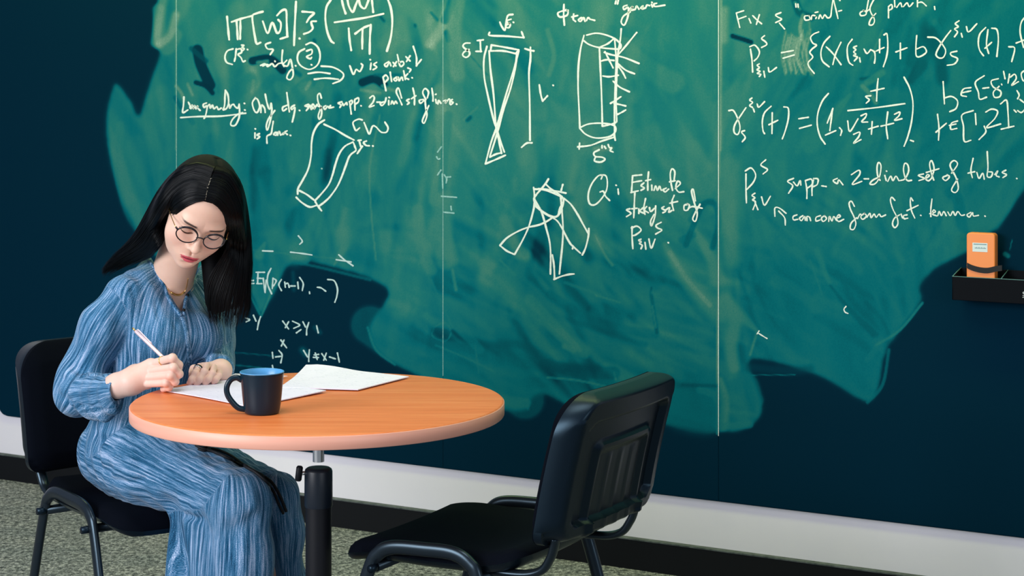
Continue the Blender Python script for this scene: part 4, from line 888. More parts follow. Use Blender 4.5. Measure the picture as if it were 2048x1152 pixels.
def grad(sdf, p, e=.0015):
    p = np.asarray(p, np.float32); q = np.stack([p+e*v for v in (np.eye(3, dtype=np.float32)[i]*s for i in range(3) for s in (1, -1))]); d = sdf(q)
    return nrm([d[0]-d[1], d[2]-d[3], d[4]-d[5]])
def pxy(p): return 1024+F_PX*p[:, 0]/p[:, 1], HOR+F_PX*(CAMZ-p[:, 2])/p[:, 1]
def wav(p, fx, fy, fz, ph): return np.sin(p[:, 0]*fx+p[:, 1]*fy+p[:, 2]*fz+ph)

person = empty('person', (-.86, 4.50, 0)); tag(person, 'seated woman with long black hair and glasses in a blue dress, writing', 'person')

# ---------------------------------------------------------------- head frame
psi, pit, rol = math.radians(24), math.radians(31), math.radians(16.5)
f0 = np.array([math.sin(psi), -math.cos(psi), 0]); x0_ = np.array([math.cos(psi), math.sin(psi), 0]); z0_ = np.array([0, 0, 1.])
fw = math.cos(pit)*f0-math.sin(pit)*z0_; upv = math.cos(pit)*z0_+math.sin(pit)*f0
eyeT = P(401, 465.5, 4.27); va = nrm(eyeT-CAMP)
def rotv(v, k, a): return v*math.cos(a)+np.cross(k, v)*math.sin(a)+k*np.dot(k, v)*(1-math.cos(a))
HX, HY, HZv = [rotv(v, va, rol) for v in (x0_, fw, upv)]
HR = np.stack([HX, HY, HZv], 1)
HC = eyeT-HR@np.array([0, .083, .004])
def H(x, y, z): return HC+HR@np.array([x, y, z])
def mirror(q): return np.stack([np.abs(q[:, 0]), q[:, 1], q[:, 2]], 1)
def head_local(q):
    m = mirror(q)
    d = ell(q, (0, -.012, .034), (.073, .090, .084))
    d = smin(d, ell(q, (0, .030, .040), (.060, .052, .052)), .03)
    d = smin(d, ell(q, (0, .028, -.022), (.0595, .056, .074)), .03)
    d = smin(d, ell(q, (0, .042, -.066), (.0475, .040, .038)), .03)
    d = smin(d, ell(q, (0, .070, -.0925), (.0155, .015, .0135)), .028)
    d = smin(d, ell(m, (.0375, .050, -.032), (.0265, .026, .028)), .022)
    d = smin(d, ell(m, (.024, .078, .022), (.022, .010, .007)), .018)          # brow
    d = smax(d, -ell(m, (.031, .097, .003), (.018, .015, .0125)), .012)           # socket
    d = smin(d, ell(m, (.0310, .0680, .001), (.0165, .0180, .0145)), .004)       # lids over the eyeball
    d = smin(d, seg(q, (0, .079, .014), (0, .099, -.028), .0058, .0088), .011)    # nose
    d = smin(d, ell(q, (0, .1025, -.0320), (.0095, .0095, .0080)), .007)
    d = smin(d, ell(m, (.0122, .0915, -.0350), (.0066, .0085, .0062)), .006)
    d = smax(d, -ell(m, (.0064, .0975, -.0415), (.0038, .0055, .0036)), .003)     # nostrils
    d = smin(d, ell(q, (0, .072, -.062), (.030, .018, .022)), .014)
    # lips
    ul = smin(ell(m, (.0062, .0895, -.0610), (.0100, .0066, .0042)), ell(m, (.0150, .0850, -.0630), (.0080, .0050, .0024)), .006)
    ll = smin(ell(q, (0, .0885, -.0712), (.0125, .0078, .0060)), ell(m, (.0115, .0845, -.0685), (.0085, .0050, .0036)), .006)
    d = smin(d, ul, .0035); d = smin(d, ll, .0035)
    d = smax(d, -ell(m, (.009, .0945, -.0660), (.016, .0045, .0009)), .0012)
    d = smax(d, -ell(q, (0, .0900, -.0515), (.0026, .0025, .0050)), .004)          # philtrum
    d = smax(d, -ell(q, (0, .0900, -.0830), (.014, .0050, .0030)), .006)
    # ears
    d = smin(d, ell(m, (.0745, -.008, -.010), (.007, .014, .028)), .006)
    return d
neckB = P(338, 575, 4.49); shR = P(252, 592, 4.40); shL = P(440, 596, 4.62)
def neck_sdf(p):
    d = seg(p, H(0, -.028, -.050), neckB, .0455, .052)
    d = smin(d, seg(p, P(292, 622, 4.47), P(392, 622, 4.55), .052, .052), .05)
    d = smin(d, seg(p, P(300, 660, 4.47), P(390, 660, 4.54), .080, .080), .05)
    # collar-bones and throat notch
    d = smin(d, seg(p, P(333, 588, 4.425), P(305, 583, 4.43), .006, .004), .02)
    return d
def face_sdf(p):
    q = (p-HC.astype(np.float32))@HR.astype(np.float32)
    d = head_local(q); return smin(d, neck_sdf(p), .010)

# ---------------------------------------------------------------- hands
def finger(p, pts, r, k=.004):
    n = len(pts); rs = np.linspace(r, r*.92, n); d = chain_sdf(p, pts, rs, .004)
    for q in pts[1:-1]: d = smin(d, np.sqrt(((p-np.asarray(q, np.float32))**2).sum(1))-r*1.0, .003)
    return d
# right hand (photo left) - wrist, palm heel on the table rim, fist round the pen
rw = P(236, 768, 4.225); rw2 = P(262, 764, 4.205)
R_F = [ # index, middle, ring, little: knuckle -> middle joint -> last joint -> tip
    [P(306, 727, 4.205), P(345, 716, 4.168), P(357, 730, 4.180), P(356, 744, 4.196)],
    [P(303, 742, 4.195), P(347, 735, 4.155), P(358, 748, 4.166), P(350, 757, 4.188)],
    [P(300, 755, 4.190), P(341, 751, 4.152), P(350, 763, 4.164), P(340, 769, 4.186)],
    [P(296, 768, 4.190), P(332, 766, 4.158), P(338, 775, 4.168), P(327, 778, 4.188)]]
R_T2 = [P(292, 745, 4.245), P(322, 733, 4.250), P(344, 727, 4.238), P(357, 735, 4.222)]
def rhand(p):
    d = chain_sdf(p, [P(130, 780, 4.41), P(205, 776, 4.278), P(236, 771, 4.222), rw2], [.028, .0255, .0245, .0265], .02)
    palm = smin(seg(p, rw2, P(300, 737, 4.215), .024, .0165), seg(p, rw2, P(293, 765, 4.205), .024, .0155), .015)
    palm = smin(palm, seg(p, P(272, 752, 4.225), P(298, 752, 4.205), .027, .0175), .012)
    palm = smin(palm, seg(p, rw2, P(303, 731, 4.212), .022, .0150), .015); d = smin(d, palm, .012)
    for i, f in enumerate(R_F): d = smin(d, finger(p, f, (.0094, .0092, .0088, .0080)[i]), .0030 if i else .005)
    d = smin(d, seg(p, P(278, 760, 4.235), R_T2[0], .018, .014), .012); d = smin(d, finger(p, R_T2, .0100), .006)
    return d
# left hand (photo right)
lw = P(441, 741, 4.352); 
L_F = [[P(399, 733, 4.300), P(391, 746, 4.276), P(384, 759, 4.270), P(379, 767, 4.273)],
       [P(414, 731, 4.310), P(409, 743, 4.278), P(400, 758, 4.268), P(394, 767, 4.270)],
       [P(428, 735, 4.314), P(425, 746, 4.283), P(417, 758, 4.272), P(411, 766, 4.272)],
       [P(439, 744, 4.314), P(438, 751, 4.290), P(432, 759, 4.281), P(427, 764, 4.281)]]
L_T2 = [P(405, 736, 4.338), P(388, 738, 4.318), P(378, 746, 4.306), P(372, 756, 4.301)]
def lhand(p):
    d = chain_sdf(p, [P(440, 735, 4.54), P(444, 738, 4.42), lw], [.028, .0235, .0225], .02)
    palm = smin(seg(p, lw, P(403, 738, 4.322), .020, .0115), seg(p, lw, P(433, 747, 4.326), .020, .011), .015)
    palm = smin(palm, seg(p, lw, P(417, 738, 4.326), .021, .0120), .012); d = smin(d, palm, .012)
    for i, f in enumerate(L_F): d = smin(d, finger(p, f, (.0078, .0079, .0076, .0068)[i]), .0022)
    d = smin(d, seg(p, P(428, 742, 4.345), L_T2[0], .015, .012), .010); d = smin(d, finger(p, L_T2, .0092), .005)
    return d

# ---------------------------------------------------------------- hidden body under the dress (one coarse surface)
hipC = P(278, 905, 4.55); hipR = P(250, 925, 4.47); hipL = P(330, 915, 4.62); kneR = P(492, 1002, 4.20); kneL = P(540, 1003, 4.36)
ankR = np.array([-.600, 4.235, .10]); ankL = np.array([-.515, 4.40, .10]); elR = P(148, 778, 4.41); elL = P(436, 738, 4.54)
def under_sdf(p):
    d = seg(p, hipC, P(300, 780, 4.53), .105, .088); d = smin(d, seg(p, P(300, 780, 4.53), P(335, 660, 4.53), .088, .088), .06)
    d = smin(d, seg(p, shR, shL, .040, .040), .06)
    for a, b, c in ((hipR, kneR, ankR), (hipL, kneL, ankL)):
        d = smin(d, seg(p, a, b, .062, .036), .03); d = smin(d, seg(p, b, c, .036, .030), .02)
    for a in (ankR, ankL): d = smin(d, seg(p, a-np.array([0, 0, .055]), a+np.array([.09, -.13, -.072]), .032, .022), .03)
    d = smin(d, seg(p, shR, elR, .036, .030), .03); d = smin(d, seg(p, shL, elL, .036, .030), .03)
    return d

# ---------------------------------------------------------------- dress
vneck = [(296, 514), (313, 545), (328, 571), (335, 593), (346, 611), (362, 632)], [(367, 630), (371, 603), (377, 584), (388, 567), (398, 550)]
VP = np.array([(285, 440), (300, 512), (318, 542), (333, 567), (340, 589), (350, 606), (364, 626), (367, 600), (373, 580), (383, 563), (396, 545), (405, 520), (420, 440)], float)
def poly_sd(x, y, pts):
    d = np.full(x.shape, 1e9); s = np.ones(x.shape); n = len(pts); j = n-1
    for i in range(n):
        ex, ey = pts[j]-pts[i]; wx = x-pts[i][0]; wy = y-pts[i][1]
        h = np.clip((wx*ex+wy*ey)/(ex*ex+ey*ey), 0, 1); bx = wx-ex*h; by = wy-ey*h; d = np.minimum(d, bx*bx+by*by)
        c1 = y >= pts[i][1]; c2 = y < pts[j][1]; c3 = ex*wy > ey*wx
        m = (c1 & c2 & c3) | (~c1 & ~c2 & ~c3); s = np.where(m, -s, s); j = i
    return s*np.sqrt(d)
def torso(p):
    d = seg(p, P(275, 890, 4.47), P(308, 885, 4.60), .112, .112)
    d = smin(d, seg(p, P(290, 790, 4.47), P(330, 785, 4.58), .092, .092), .08)
    d = smin(d, seg(p, P(300, 690, 4.455), P(385, 690, 4.545), .088, .088), .07)
    d = smin(d, seg(p, P(292, 628, 4.46), P(398, 628, 4.56), .086, .082), .05)
    d = smin(d, seg(p, P(330, 668, 4.40), P(400, 672, 4.44), .046, .044), .06)
    d = smin(d, seg(p, shR, P(318, 560, 4.49), .046, .044), .045)
    d = smin(d, seg(p, P(318, 560, 4.50), P(400, 578, 4.57), .046, .046), .045)
    d = smin(d, seg(p, P(400, 578, 4.57), shL, .046, .044), .045)
    return d
def sleeveR(p):
    d = seg(p, shR, P(211, 652, 4.395), .046, .050); d = smin(d, seg(p, P(211, 652, 4.395), P(164, 745, 4.40), .050, .052), .04)
    d = smin(d, seg(p, P(160, 760, 4.40), P(155, 790, 4.38), .046, .046), .03)
    d = smin(d, seg(p, P(158, 782, 4.375), P(236, 780, 4.215), .046, .0325), .035)
    d = smin(d, seg(p, P(190, 808, 4.31), P(222, 812, 4.235), .036, .022), .025)
    return d
def sleeveL(p):
    d = seg(p, shL, P(430, 690, 4.56), .044, .043); d = smin(d, seg(p, P(430, 690, 4.55), P(433, 732, 4.50), .042, .037), .03)
    d = smin(d, seg(p, P(433, 730, 4.50), P(441, 737, 4.405), .036, .0305), .03); return d
def thighR(p):
    d = seg(p, P(234, 905, 4.50), P(300, 925, 4.40), .090, .094); d = smin(d, seg(p, P(300, 925, 4.40), P(482, 1003, 4.20), .092, .066), .05); return d
def thighL(p):
    return seg(p, P(330, 905, 4.60), P(545, 992, 4.34), .088, .052)
def drapeR(p):
    d = seg(p, P(482, 1006, 4.19), P(490, 1120, 4.19), .064, .054)
    d = smin(d, seg(p, P(378, 1040, 4.28), P(362, 1250, 4.30), .041, .046), .05)
    d = smin(d, seg(p, P(430, 1040, 4.24), P(430, 1250, 4.24), .060, .066), .06)
    d = smin(d, seg(p, P(490, 1110, 4.19), P(486, 1400, 4.18), .054, .062), .05)
    d = smin(d, seg(p, P(362, 1250, 4.30), P(355, 1400, 4.30), .046, .055), .05); d = smin(d, seg(p, P(430, 1250, 4.24), P(425, 1400, 4.24), .066, .07), .05)
    return d
def drapeL(p):
    d = seg(p, P(548, 996, 4.33), P(566, 1060, 4.35), .052, .040); d = smin(d, seg(p, P(566, 1060, 4.35), P(580, 1180, 4.38), .040, .034), .04)
    return smin(d, seg(p, P(580, 1180, 4.38), P(585, 1380, 4.40), .034, .05), .04)
GR = [(torso, P(300, 900, 4.5), P(345, 560, 4.5)), (sleeveR, P(158, 760, 4.40), shR), (lambda p: seg(p, P(150, 785, 4.39), P(225, 785, 4.22), .045, .035)-.001, P(150, 782, 4.39), P(235, 775, 4.21)),
      (sleeveL, elL, shL), (thighR, P(230, 900, 4.5), P(490, 1030, 4.2)), (thighL, P(330, 900, 4.6), P(555, 1000, 4.33)), (drapeR, P(450, 1010, 4.22), P(430, 1300, 4.22)), (drapeL, P(560, 1010, 4.34), P(582, 1300, 4.38))]
# creases: (points in pixels + depth, radius, depth of cut)
GROOVE = [([(232, 605, 4.33), (246, 680, 4.34), (238, 740, 4.33), (228, 768, 4.31)], .011), ([(196, 742, 4.34), (226, 770, 4.29), (250, 772, 4.26)], .008),
          ([(150, 738, 4.345), (180, 752, 4.33), (205, 768, 4.30)], .007), ([(128, 760, 4.34), (165, 768, 4.325), (190, 785, 4.29)], .006), ([(120, 790, 4.34), (150, 800, 4.32), (185, 812, 4.28)], .006),
          ([(170, 700, 4.34), (196, 722, 4.33), (222, 745, 4.31)], .006),
          ([(196, 868, 4.40), (194, 905, 4.375), (202, 935, 4.36), (225, 938, 4.33)], .008), ([(210, 882, 4.38), (280, 876, 4.36), (350, 882, 4.36)], .009), ([(225, 958, 4.33), (260, 962, 4.30), (300, 955, 4.28)], .005),
          ([(345, 884, 4.40), (410, 915, 4.28), (480, 940, 4.23), (530, 965, 4.21)], .007), ([(548, 985, 4.22), (546, 1040, 4.22), (543, 1090, 4.25), (541, 1200, 4.26)], .010),
          ([(333, 1012, 4.25), (375, 1030, 4.22), (405, 1036, 4.19)], .008), ([(340, 1014, 4.25), (352, 1080, 4.24), (372, 1150, 4.23), (385, 1300, 4.23)], .017), ([(470, 1060, 4.13), (452, 1120, 4.13), (436, 1200, 4.15)], .014),
          ([(405, 1045, 4.17), (415, 1100, 4.16), (418, 1180, 4.16)], .012), ([(505, 1040, 4.13), (512, 1120, 4.12), (512, 1250, 4.12)], .010),
          ([(438, 660, 4.47), (430, 705, 4.46), (420, 735, 4.43)], .007), ([(425, 745, 4.42), (448, 718, 4.45), (462, 705, 4.48)], .006),
          ([(262, 560, 4.36), (268, 640, 4.37), (262, 720, 4.38)], .005), ([(300, 560, 4.42), (320, 650, 4.36), (328, 740, 4.38)], .004), ([(350, 640, 4.36), (352, 720, 4.39), (345, 790, 4.42)], .004)]
GR_W = [([P(*q) for q in cr(g, 3)], r) for g, r in GROOVE]
cuff_c = P(234, 778, 4.215); cuff_ax = nrm([1, -.30, .02])
def dress_sdf(p, cut=True):
    d = torso(p); d = smin(d, sleeveR(p), .010); d = smin(d, sleeveL(p), .012)
    l = smin(thighR(p), drapeR(p), .035); l2 = smin(thighL(p), drapeL(p), .03)
    d = smin(d, smin(l, l2, .012), .035)
    # drooping cuff hem under the right wrist
    d = smin(d, seg(p, P(203, 812, 4.275), P(210, 832, 4.255), .024, .012), .02)
    near = np.abs(d) < .05
    if near.any():
        pn = p[near]; dn = d[near]
        # cloth ripples
        dn = dn+.0022*wav(pn, 95, 60, 9, 0)*wav(pn, 21, -33, 6, 1.3)+.0014*wav(pn, 60, -150, 14, 2.1)
        for pts, r in GR_W:
            c = np.mean(pts, 0); m = ((pn-c.astype(np.float32))**2).sum(1) < .16
            if m.any():
                g = None
                for i in range(len(pts)-1):
                    s = seg(pn[m], pts[i], pts[i+1], 0.0); g = s if g is None else np.minimum(g, s)
                dn[m] = dn[m]+r*.95*np.exp(-(g/(r*1.5))**2)
        if cut:
            x, y = pxy(pn); v = poly_sd(x, y, VP)/870.0; v = np.where(pn[:, 1] < 4.60, v, 1.0)
            dn = np.maximum(dn, -v)
            sh = np.maximum(np.abs(dn+.0016)-.0016, 0) if False else dn
        d[near] = dn
    # open cuff
    ca = (p-cuff_c.astype(np.float32))@cuff_ax.astype(np.float32)
    d = np.where((np.abs(ca) < .09) & (((p-cuff_c.astype(np.float32))**2).sum(1) < .012), smax(d, ca, .004), d)
    core = seg(p, P(224, 780, 4.238), P(250, 776, 4.19), .0240, .0240)
    d = smax(d, -core, .004)
    return d
print('person fields ready')
import time; T0 = time.time()
# ---- skin mesh: head+neck, hands in fine detail, the covered body coarse; one mesh object
parts_sk = []
lo = np.minimum(HC, neckB)-.15; hi = np.maximum(HC, neckB)+.15; hi[2] = HC[2]+.16; lo[2] = neckB[2]-.11
def lim_face(p): return np.maximum(face_sdf(p), (neckB[2]-.095)-p[:, 2])
Vh, Fh = polygonise(lim_face, lo, hi, .0017); parts_sk.append((Vh, Fh, 'head'))
cR = (P(300, 760, 4.2)); Vr, Fr = polygonise(lambda p: np.maximum(rhand(p), (P(180, 770, 4.3)[0])-p[:, 0]), (P(165, 770, 4.3)[0], 4.08, .66), (P(375, 700, 4.1)[0], 4.40, .84), .00125); parts_sk.append((Vr, Fr, 'hand'))
Vl, Fl = polygonise(lambda p: np.maximum(lhand(p), p[:, 1]-4.46), (P(362, 700, 4.2)[0], 4.22, .68), (P(475, 700, 4.4)[0], 4.50, .84), .00125); parts_sk.append((Vl, Fl, 'hand'))
Vu, Fu = polygonise(under_sdf, (-1.12, 4.0, -.01), (-.34, 4.78, 1.02), .006); parts_sk.append((Vu, Fu, 'body'))
print('skin', time.time()-T0, [len(a[0]) for a in parts_sk])
SK = np.array([.81, .55, .425]); SKH = np.array([.80, .55, .46])
Vall = []; Fall = []; Call = []; off = 0
for V, F, kind in parts_sk:
    c = np.tile(SK, (len(V), 1))
    if kind == 'head':
        q = (V-HC)@HR; m = np.abs(q[:, 0])
        def soft(d, w): return np.clip(1-d/w, 0, 1)[:, None]
        # lips
        lipd = np.minimum(ell(mirror(q), (.0064, .0905, -.0618), (.0120, .010, .0036)), ell(mirror(q), (.0150, .087, -.0634), (.0080, .010, .0030)))
        lipd = np.minimum(lipd, ell(q, (0, .086, -.0662), (.0185, .014, .0030))); lipd = np.minimum(lipd, ell(q, (0, .089, -.0712), (.0138, .011, .0064))); lipd = np.minimum(lipd, ell(mirror(q), (.0125, .086, -.0685), (.0082, .010, .0038)))
        w_ = np.clip(.2-lipd/.0010, 0, 1)[:, None]; c = c*(1-w_)+np.array([.64, .105, .14])*w_
        # brows: arched line
        bx = m; zc = .0196+.16*(bx-.012)-.6*(bx-.012)**2; bw = .0030-.07*np.maximum(bx-.034, 0)
        bd = np.abs(q[:, 2]-zc)-bw; on = (bx > .0125) & (bx < .053) & (q[:, 1] > .03)
        w_ = (np.clip(.5-bd/.0014, 0, 1)*on*np.clip((bx-.0125)/.004, 0, 1)*np.clip((.053-bx)/.008, 0, 1)*.93)[:, None]; c = c*(1-w_)+np.array([.035, .022, .02])*w_
        # cheeks and nose a touch rosier, scalp pale
        w_ = soft(np.abs(ell(mirror(q), (.036, .068, -.026), (.018, .02, .016))), .02)*.25; c = c*(1-w_)+np.array([.82, .40, .34])*w_
        w_ = np.clip((q[:, 2]-.085)/.02, 0, 1)[:, None]; c = c*(1-w_)+np.array([.80, .70, .56])*w_
    elif kind == 'hand':
        c = np.tile(SKH, (len(V), 1))
        tips = [f[-1] for f in (R_F+[R_T2]+L_F+[L_T2])]
        for tp in tips:
            w_ = np.clip(1-np.linalg.norm(V-tp, axis=1)/.013, 0, 1)[:, None]*.45; c = c*(1-w_)+np.array([.90, .42, .38])*w_
        for f in (R_F+[R_T2]+L_F+[L_T2]):
            for k_ in (1, 2):
                w_ = np.clip(1-np.linalg.norm(V-f[k_], axis=1)/.011, 0, 1)[:, None]*.28; c = c*(1-w_)+np.array([.84, .40, .34])*w_
    Vall.append(V); Fall.append(F+off); Call.append(c); off += len(V)
body = mesh_obj('body', np.vstack(Vall), np.vstack(Fall), M_skin, person)
ca_ = body.data.color_attributes.new('tint', 'FLOAT_COLOR', 'POINT'); cc = np.concatenate([np.vstack(Call), np.ones((off, 1))], 1).astype(np.float32)
ca_.data.foreach_set('color', cc.ravel())
# ---- dress mesh
Vd, Fd = polygonise(dress_sdf, (-1.20, 3.98, .14), (-.38, 4.86, 1.02), .0032)
dress = mesh_obj('dress', Vd, Fd, M_dress, person)
print('dress', time.time()-T0, len(Vd))
wv_ = np.zeros((len(Vd), 3), np.float32); best = np.full(len(Vd), 1e9)
for gi, (fn, a, b) in enumerate(GR):
    d = fn(Vd.astype(np.float32)); ax = nrm(np.array(b)-np.array(a)); e1 = nrm(np.array([0, -1., 0])-ax*(-ax[1])); e2 = np.cross(ax, e1)
    q = Vd-a; th = np.arctan2(q@e2, q@e1)*(.12, .055, .045, .045, .085, .07, .10, .05)[gi]
    co = np.stack([th, np.full(len(Vd), gi*.37), q@ax], 1); m = d < best; wv_[m] = co[m]; best[m] = d[m]
at = dress.data.attributes.new('weave', 'FLOAT_VECTOR', 'POINT'); at.data.foreach_set('vector', wv_.astype(np.float32).ravel())
def attrs(o, pts):
    at = o.data.attributes.new('weave', 'FLOAT_VECTOR', 'POINT'); at.data.foreach_set('vector', np.array(pts, np.float32).ravel())
def ds(p): return dress_sdf(p)
def ds0(p): return dress_sdf(p, False)
# placket, neckband, buttons
def on(sdf, x, y, off=.001):
    h_ = hit(sdf, x, y)
    return None if h_ is None else h_+grad(sdf, h_)*off
def smooth_path(pts, it):
    q = np.array([a for a in pts if a is not None])
    for _ in range(it): q[1:-1] = (q[:-2]+2*q[1:-1]+q[2:])/4
    return q
def band(name, pix, r, sdf, off, m, parent, flat=.35, n=6):
    pts = [on(sdf, x, y, off) for x, y in cr(pix, n)]; pts = [q for q in pts if q is not None]
    V, F = tube(pts, r, 10, flat=flat); o = mesh_obj(name, V, F, m, parent); return o
for pix in vneck:
    pts = smooth_path([hit(ds0, x, y) for x, y in cr(pix, 6)], 8)
    V, F = tube(pts, .0044, 12); o = mesh_obj('neckband', V, F, M_dress, dress); attrs(o, np.array(V)[:, [0, 1, 2]])
pk = band('placket', [(365, 634), (372, 660), (378, 700), (381, 745)], .0055, ds, .0006, M_dress, dress, .25); attrs(pk, [v.co for v in pk.data.vertices])
for (x, y) in ((374, 592), (366, 622)):
    q = on(ds0, x, y, .004); g = grad(ds0, q); s1 = nrm(np.cross(g, [0, 0, 1])); 
    mesh_obj('button', *tube([q-g*.001, q+g*.0015], .0038, 14), M_cord, dress)
# black waist cord trailing over the lap
def lap(x, y): 
    return on(ds, x, y, .003)
for pix, rr in (([(392, 893), (405, 900), (425, 905), (450, 916), (480, 930), (510, 946), (540, 962), (556, 985), (566, 1008), (571, 1022)], .0034),
                ([(408, 896), (430, 900), (460, 912), (492, 934), (520, 955), (545, 980), (556, 1005), (566, 1026)], .0030),
                ([(392, 893), (398, 886), (412, 890), (418, 898), (408, 903), (396, 900)], .0030)):
    pts = [lap(x, y) for x, y in cr(pix, 5)]; pts = [q for q in pts if q is not None]
    mesh_obj('cord', *tube(pts, rr, 8), M_cord, dress)
# necklace
fn_ = face_sdf
def on_skin(x, y, o): h_ = hit(fn_, x, y); return h_+grad(fn_, h_)*o
npx = [(334, 577), (341, 585), (350, 589), (360, 589), (368, 584), (373, 572), (376, 556)]
pts = [on_skin(x, y, .0012) for x, y in cr(npx, 9)]
mesh_obj('necklace', *tube(pts, .0009, 6), M_gold, person)
core = [on_skin(x, y, .0018) for x, y in cr(npx[1:5], 7)]
mesh_obj('necklace_links', *tube(core, [.0022+.0008*(i % 2) for i in range(len(core))], 8), M_gold, person)
# rings
def ring(c, axis, r, th, m):
    axis = nrm(axis); e1 = nrm(np.cross(axis, [0.1, .2, 1])); e2 = np.cross(axis, e1)
    pts = [np.array(c)+r*(math.cos(a)*e1+math.sin(a)*e2) for a in np.linspace(0, 2*math.pi, 32, endpoint=False)]
    return mesh_obj('ring', *tube(pts, th, 8, closed=True), m, person)
a, b = R_F[0][0], R_F[0][1]; ring(a*.52+b*.48, b-a, .0098, .0012, M_gold)
a, b = L_F[0][0], L_F[0][1]; a = np.array(a); b = np.array(b); ring(a*.55+b*.45, b-a, .0092, .0013, M_silver); ring(a*.72+b*.28, b-a, .0094, .0013, M_cord)
# eyes: closed-down lash lines hugging the lids
def hl(q): return head_local(np.asarray(q, np.float32))
def drop(x, z, off=.0006, y0=.13):
    y = y0
    for _ in range(200):
        d = float(hl([[x, y, z]])[0])
        if d < .0003: break
        y -= max(d*.6, .0003)
    return H(x, y+off, z)
for s in (-1, 1):
    pts = [drop(s*(.031+dx), -.0010-.0035*math.cos(dx/.0165*math.pi/2)) for dx in np.linspace(-.0150, .0165, 14)]
    mesh_obj('eyelashes', *tube(pts, [.0006+.0013*math.sin(math.pi*min(1, i/12)) for i in range(14)], 6), M_lash, person)
    pts = [drop(s*(.031+dx), .0075+.0035*math.cos(dx/.018*math.pi/2)-.003) for dx in np.linspace(-.0135, .0150, 10)]
    mesh_obj('eyelid_crease', *tube(pts, .00028, 6), mat('lid_crease', (.30, .13, .10), .6), person)
# ---------------------------------------------------------------- glasses
glasses = empty('glasses', tuple(H(0, .1, 0)), 0); glasses.parent = person; glasses.matrix_parent_inverse = pmat(person).inverted()
GL_Y = .0985
for s in (-1, 1):
    cx, cz, rx, rz_ = s*.0318+.0012, -.0010, .0236, .0206; pts = []; gl_ = []
    for a in np.linspace(0, 2*math.pi, 48, endpoint=False):
        x = cx+rx*math.cos(a)*(1+.02*math.cos(2*a)); z = cz+rz_*math.sin(a); y = GL_Y-1.9*(abs(x))**2*1.0
        pts.append(H(x, y, z)); gl_.append(H(x, y+.0002, z))
    fr_ = mesh_obj('lens_rim', *tube(pts, [.0015+.0010*max(0, math.sin(a)) for a in np.linspace(0, 2*math.pi, 48, endpoint=False)], 8, closed=True), M_frame, glasses)
    V = gl_+[H(cx, GL_Y-1.9*cx*cx+.0006, cz)]; mesh_obj('lens', V, [(i, (i+1) % 48, 48) for i in range(48)], M_glass, fr_)
    tx = s*(.0325+.0245)
    hinge = mesh_obj('hinge', *tube([H(s*.0545, GL_Y-.0058, .0045), H(s*.0600, GL_Y-.009, .0075)], .0022, 8), M_frame, glasses)
    mesh_obj('temple', *tube(cr([H(s*.0600, GL_Y-.009, .0070), H(s*.068, .055, .006), H(s*.0755, .015, .006), H(s*.078, -.008, .004), H(s*.078, -.025, -.012)], 6), .0011, 8), M_gold, glasses)
    mesh_obj('nose_pad', *tube([H(s*.0085, GL_Y-.003, -.006), H(s*.0098, GL_Y-.006, -.013)], .0018, 8), M_glass, glasses)
mesh_obj('bridge', *tube(cr([H(-.0088, GL_Y-.0005, -.001), H(-.004, GL_Y+.001, .0018), H(.004, GL_Y+.001, .0018), H(.0088, GL_Y-.0005, -.001)], 6), .0014, 8), M_frame, glasses)

# ---------------------------------------------------------------- hair
def cap_local(q):
    d = ell(q, (0, -.014, .036), (.0815, .099, .0925))
    d = smin(d, seg(q, (0, -.055, .0), (0, -.06, -.08), .062, .055), .04)
    # crease along the parting
    g = np.abs(q[:, 0]-.0)+np.maximum(.05-q[:, 2], 0)*3+np.maximum(-.045-q[:, 1], 0)*3
    d = d+.0035*np.clip(1-g/.010, 0, 1)*np.clip((.055-q[:, 1])/.02, 0, 1)
    face = ell(q, (.0, .100, -.012), (.0635, .078, .090)); return smax(d, -face, .010)
def cap_sdf(p):
    d = cap_local((p-HC.astype(np.float32))@HR.astype(np.float32))
    return smin(d, smax(seg(p, P(428, 470, 4.45), P(436, 600, 4.455), .036, .030), -(p[:, 1]-4.40), .01), .02)
def scalp_pt(x, y, lift=0):   # top of cap above local (x,y)
    z = .16
    for _ in range(200):
        d = float(cap_local(np.array([[x, y, z]], np.float32))[0])
        if d < .0004: break
        z -= max(d*.7, .0003)
    return np.array([x, y, z+lift])
# line between the lips
pts = [(drop(x, -.0662+.0028, .0002)+drop(x, -.0662-.0028, .0002))/2 for x in np.linspace(-.0200, .0200, 17)]
for _ in range(3): pts[1:-1] = [(pts[i-1]+2*pts[i]+pts[i+1])/4 for i in range(1, len(pts)-1)]
mesh_obj('lip_line', *tube(pts, [.0003+.0005*math.sin(math.pi*i/16) for i in range(17)], 6), mat('lip_line', (.14, .02, .025), .6), person)
hair = empty('hair', tuple(HC)); hair.parent = person; hair.matrix_parent_inverse = pmat(person).inverted()
lo = HC-.16; hi = HC+.16; lo[2] -= .10; Vc, Fc = polygonise(cap_sdf, lo, hi, .002)
mesh_obj('hair_cap', Vc, Fc, M_hairb, hair)
def G(pix):
    """guide lock: (px,py,Y or None=on the cap)"""
    out = []; lastY = 4.3
    for x, y, Y in pix:
        if Y is None:
            h_ = hit(cap_sdf, x, y)
            if h_ is None: Y = lastY+.02
            else: out.append(h_+grad(cap_sdf, h_)*.002); lastY = h_[1]; continue
        out.append(P(x, y, Y)); lastY = Y
    return np.array(out)
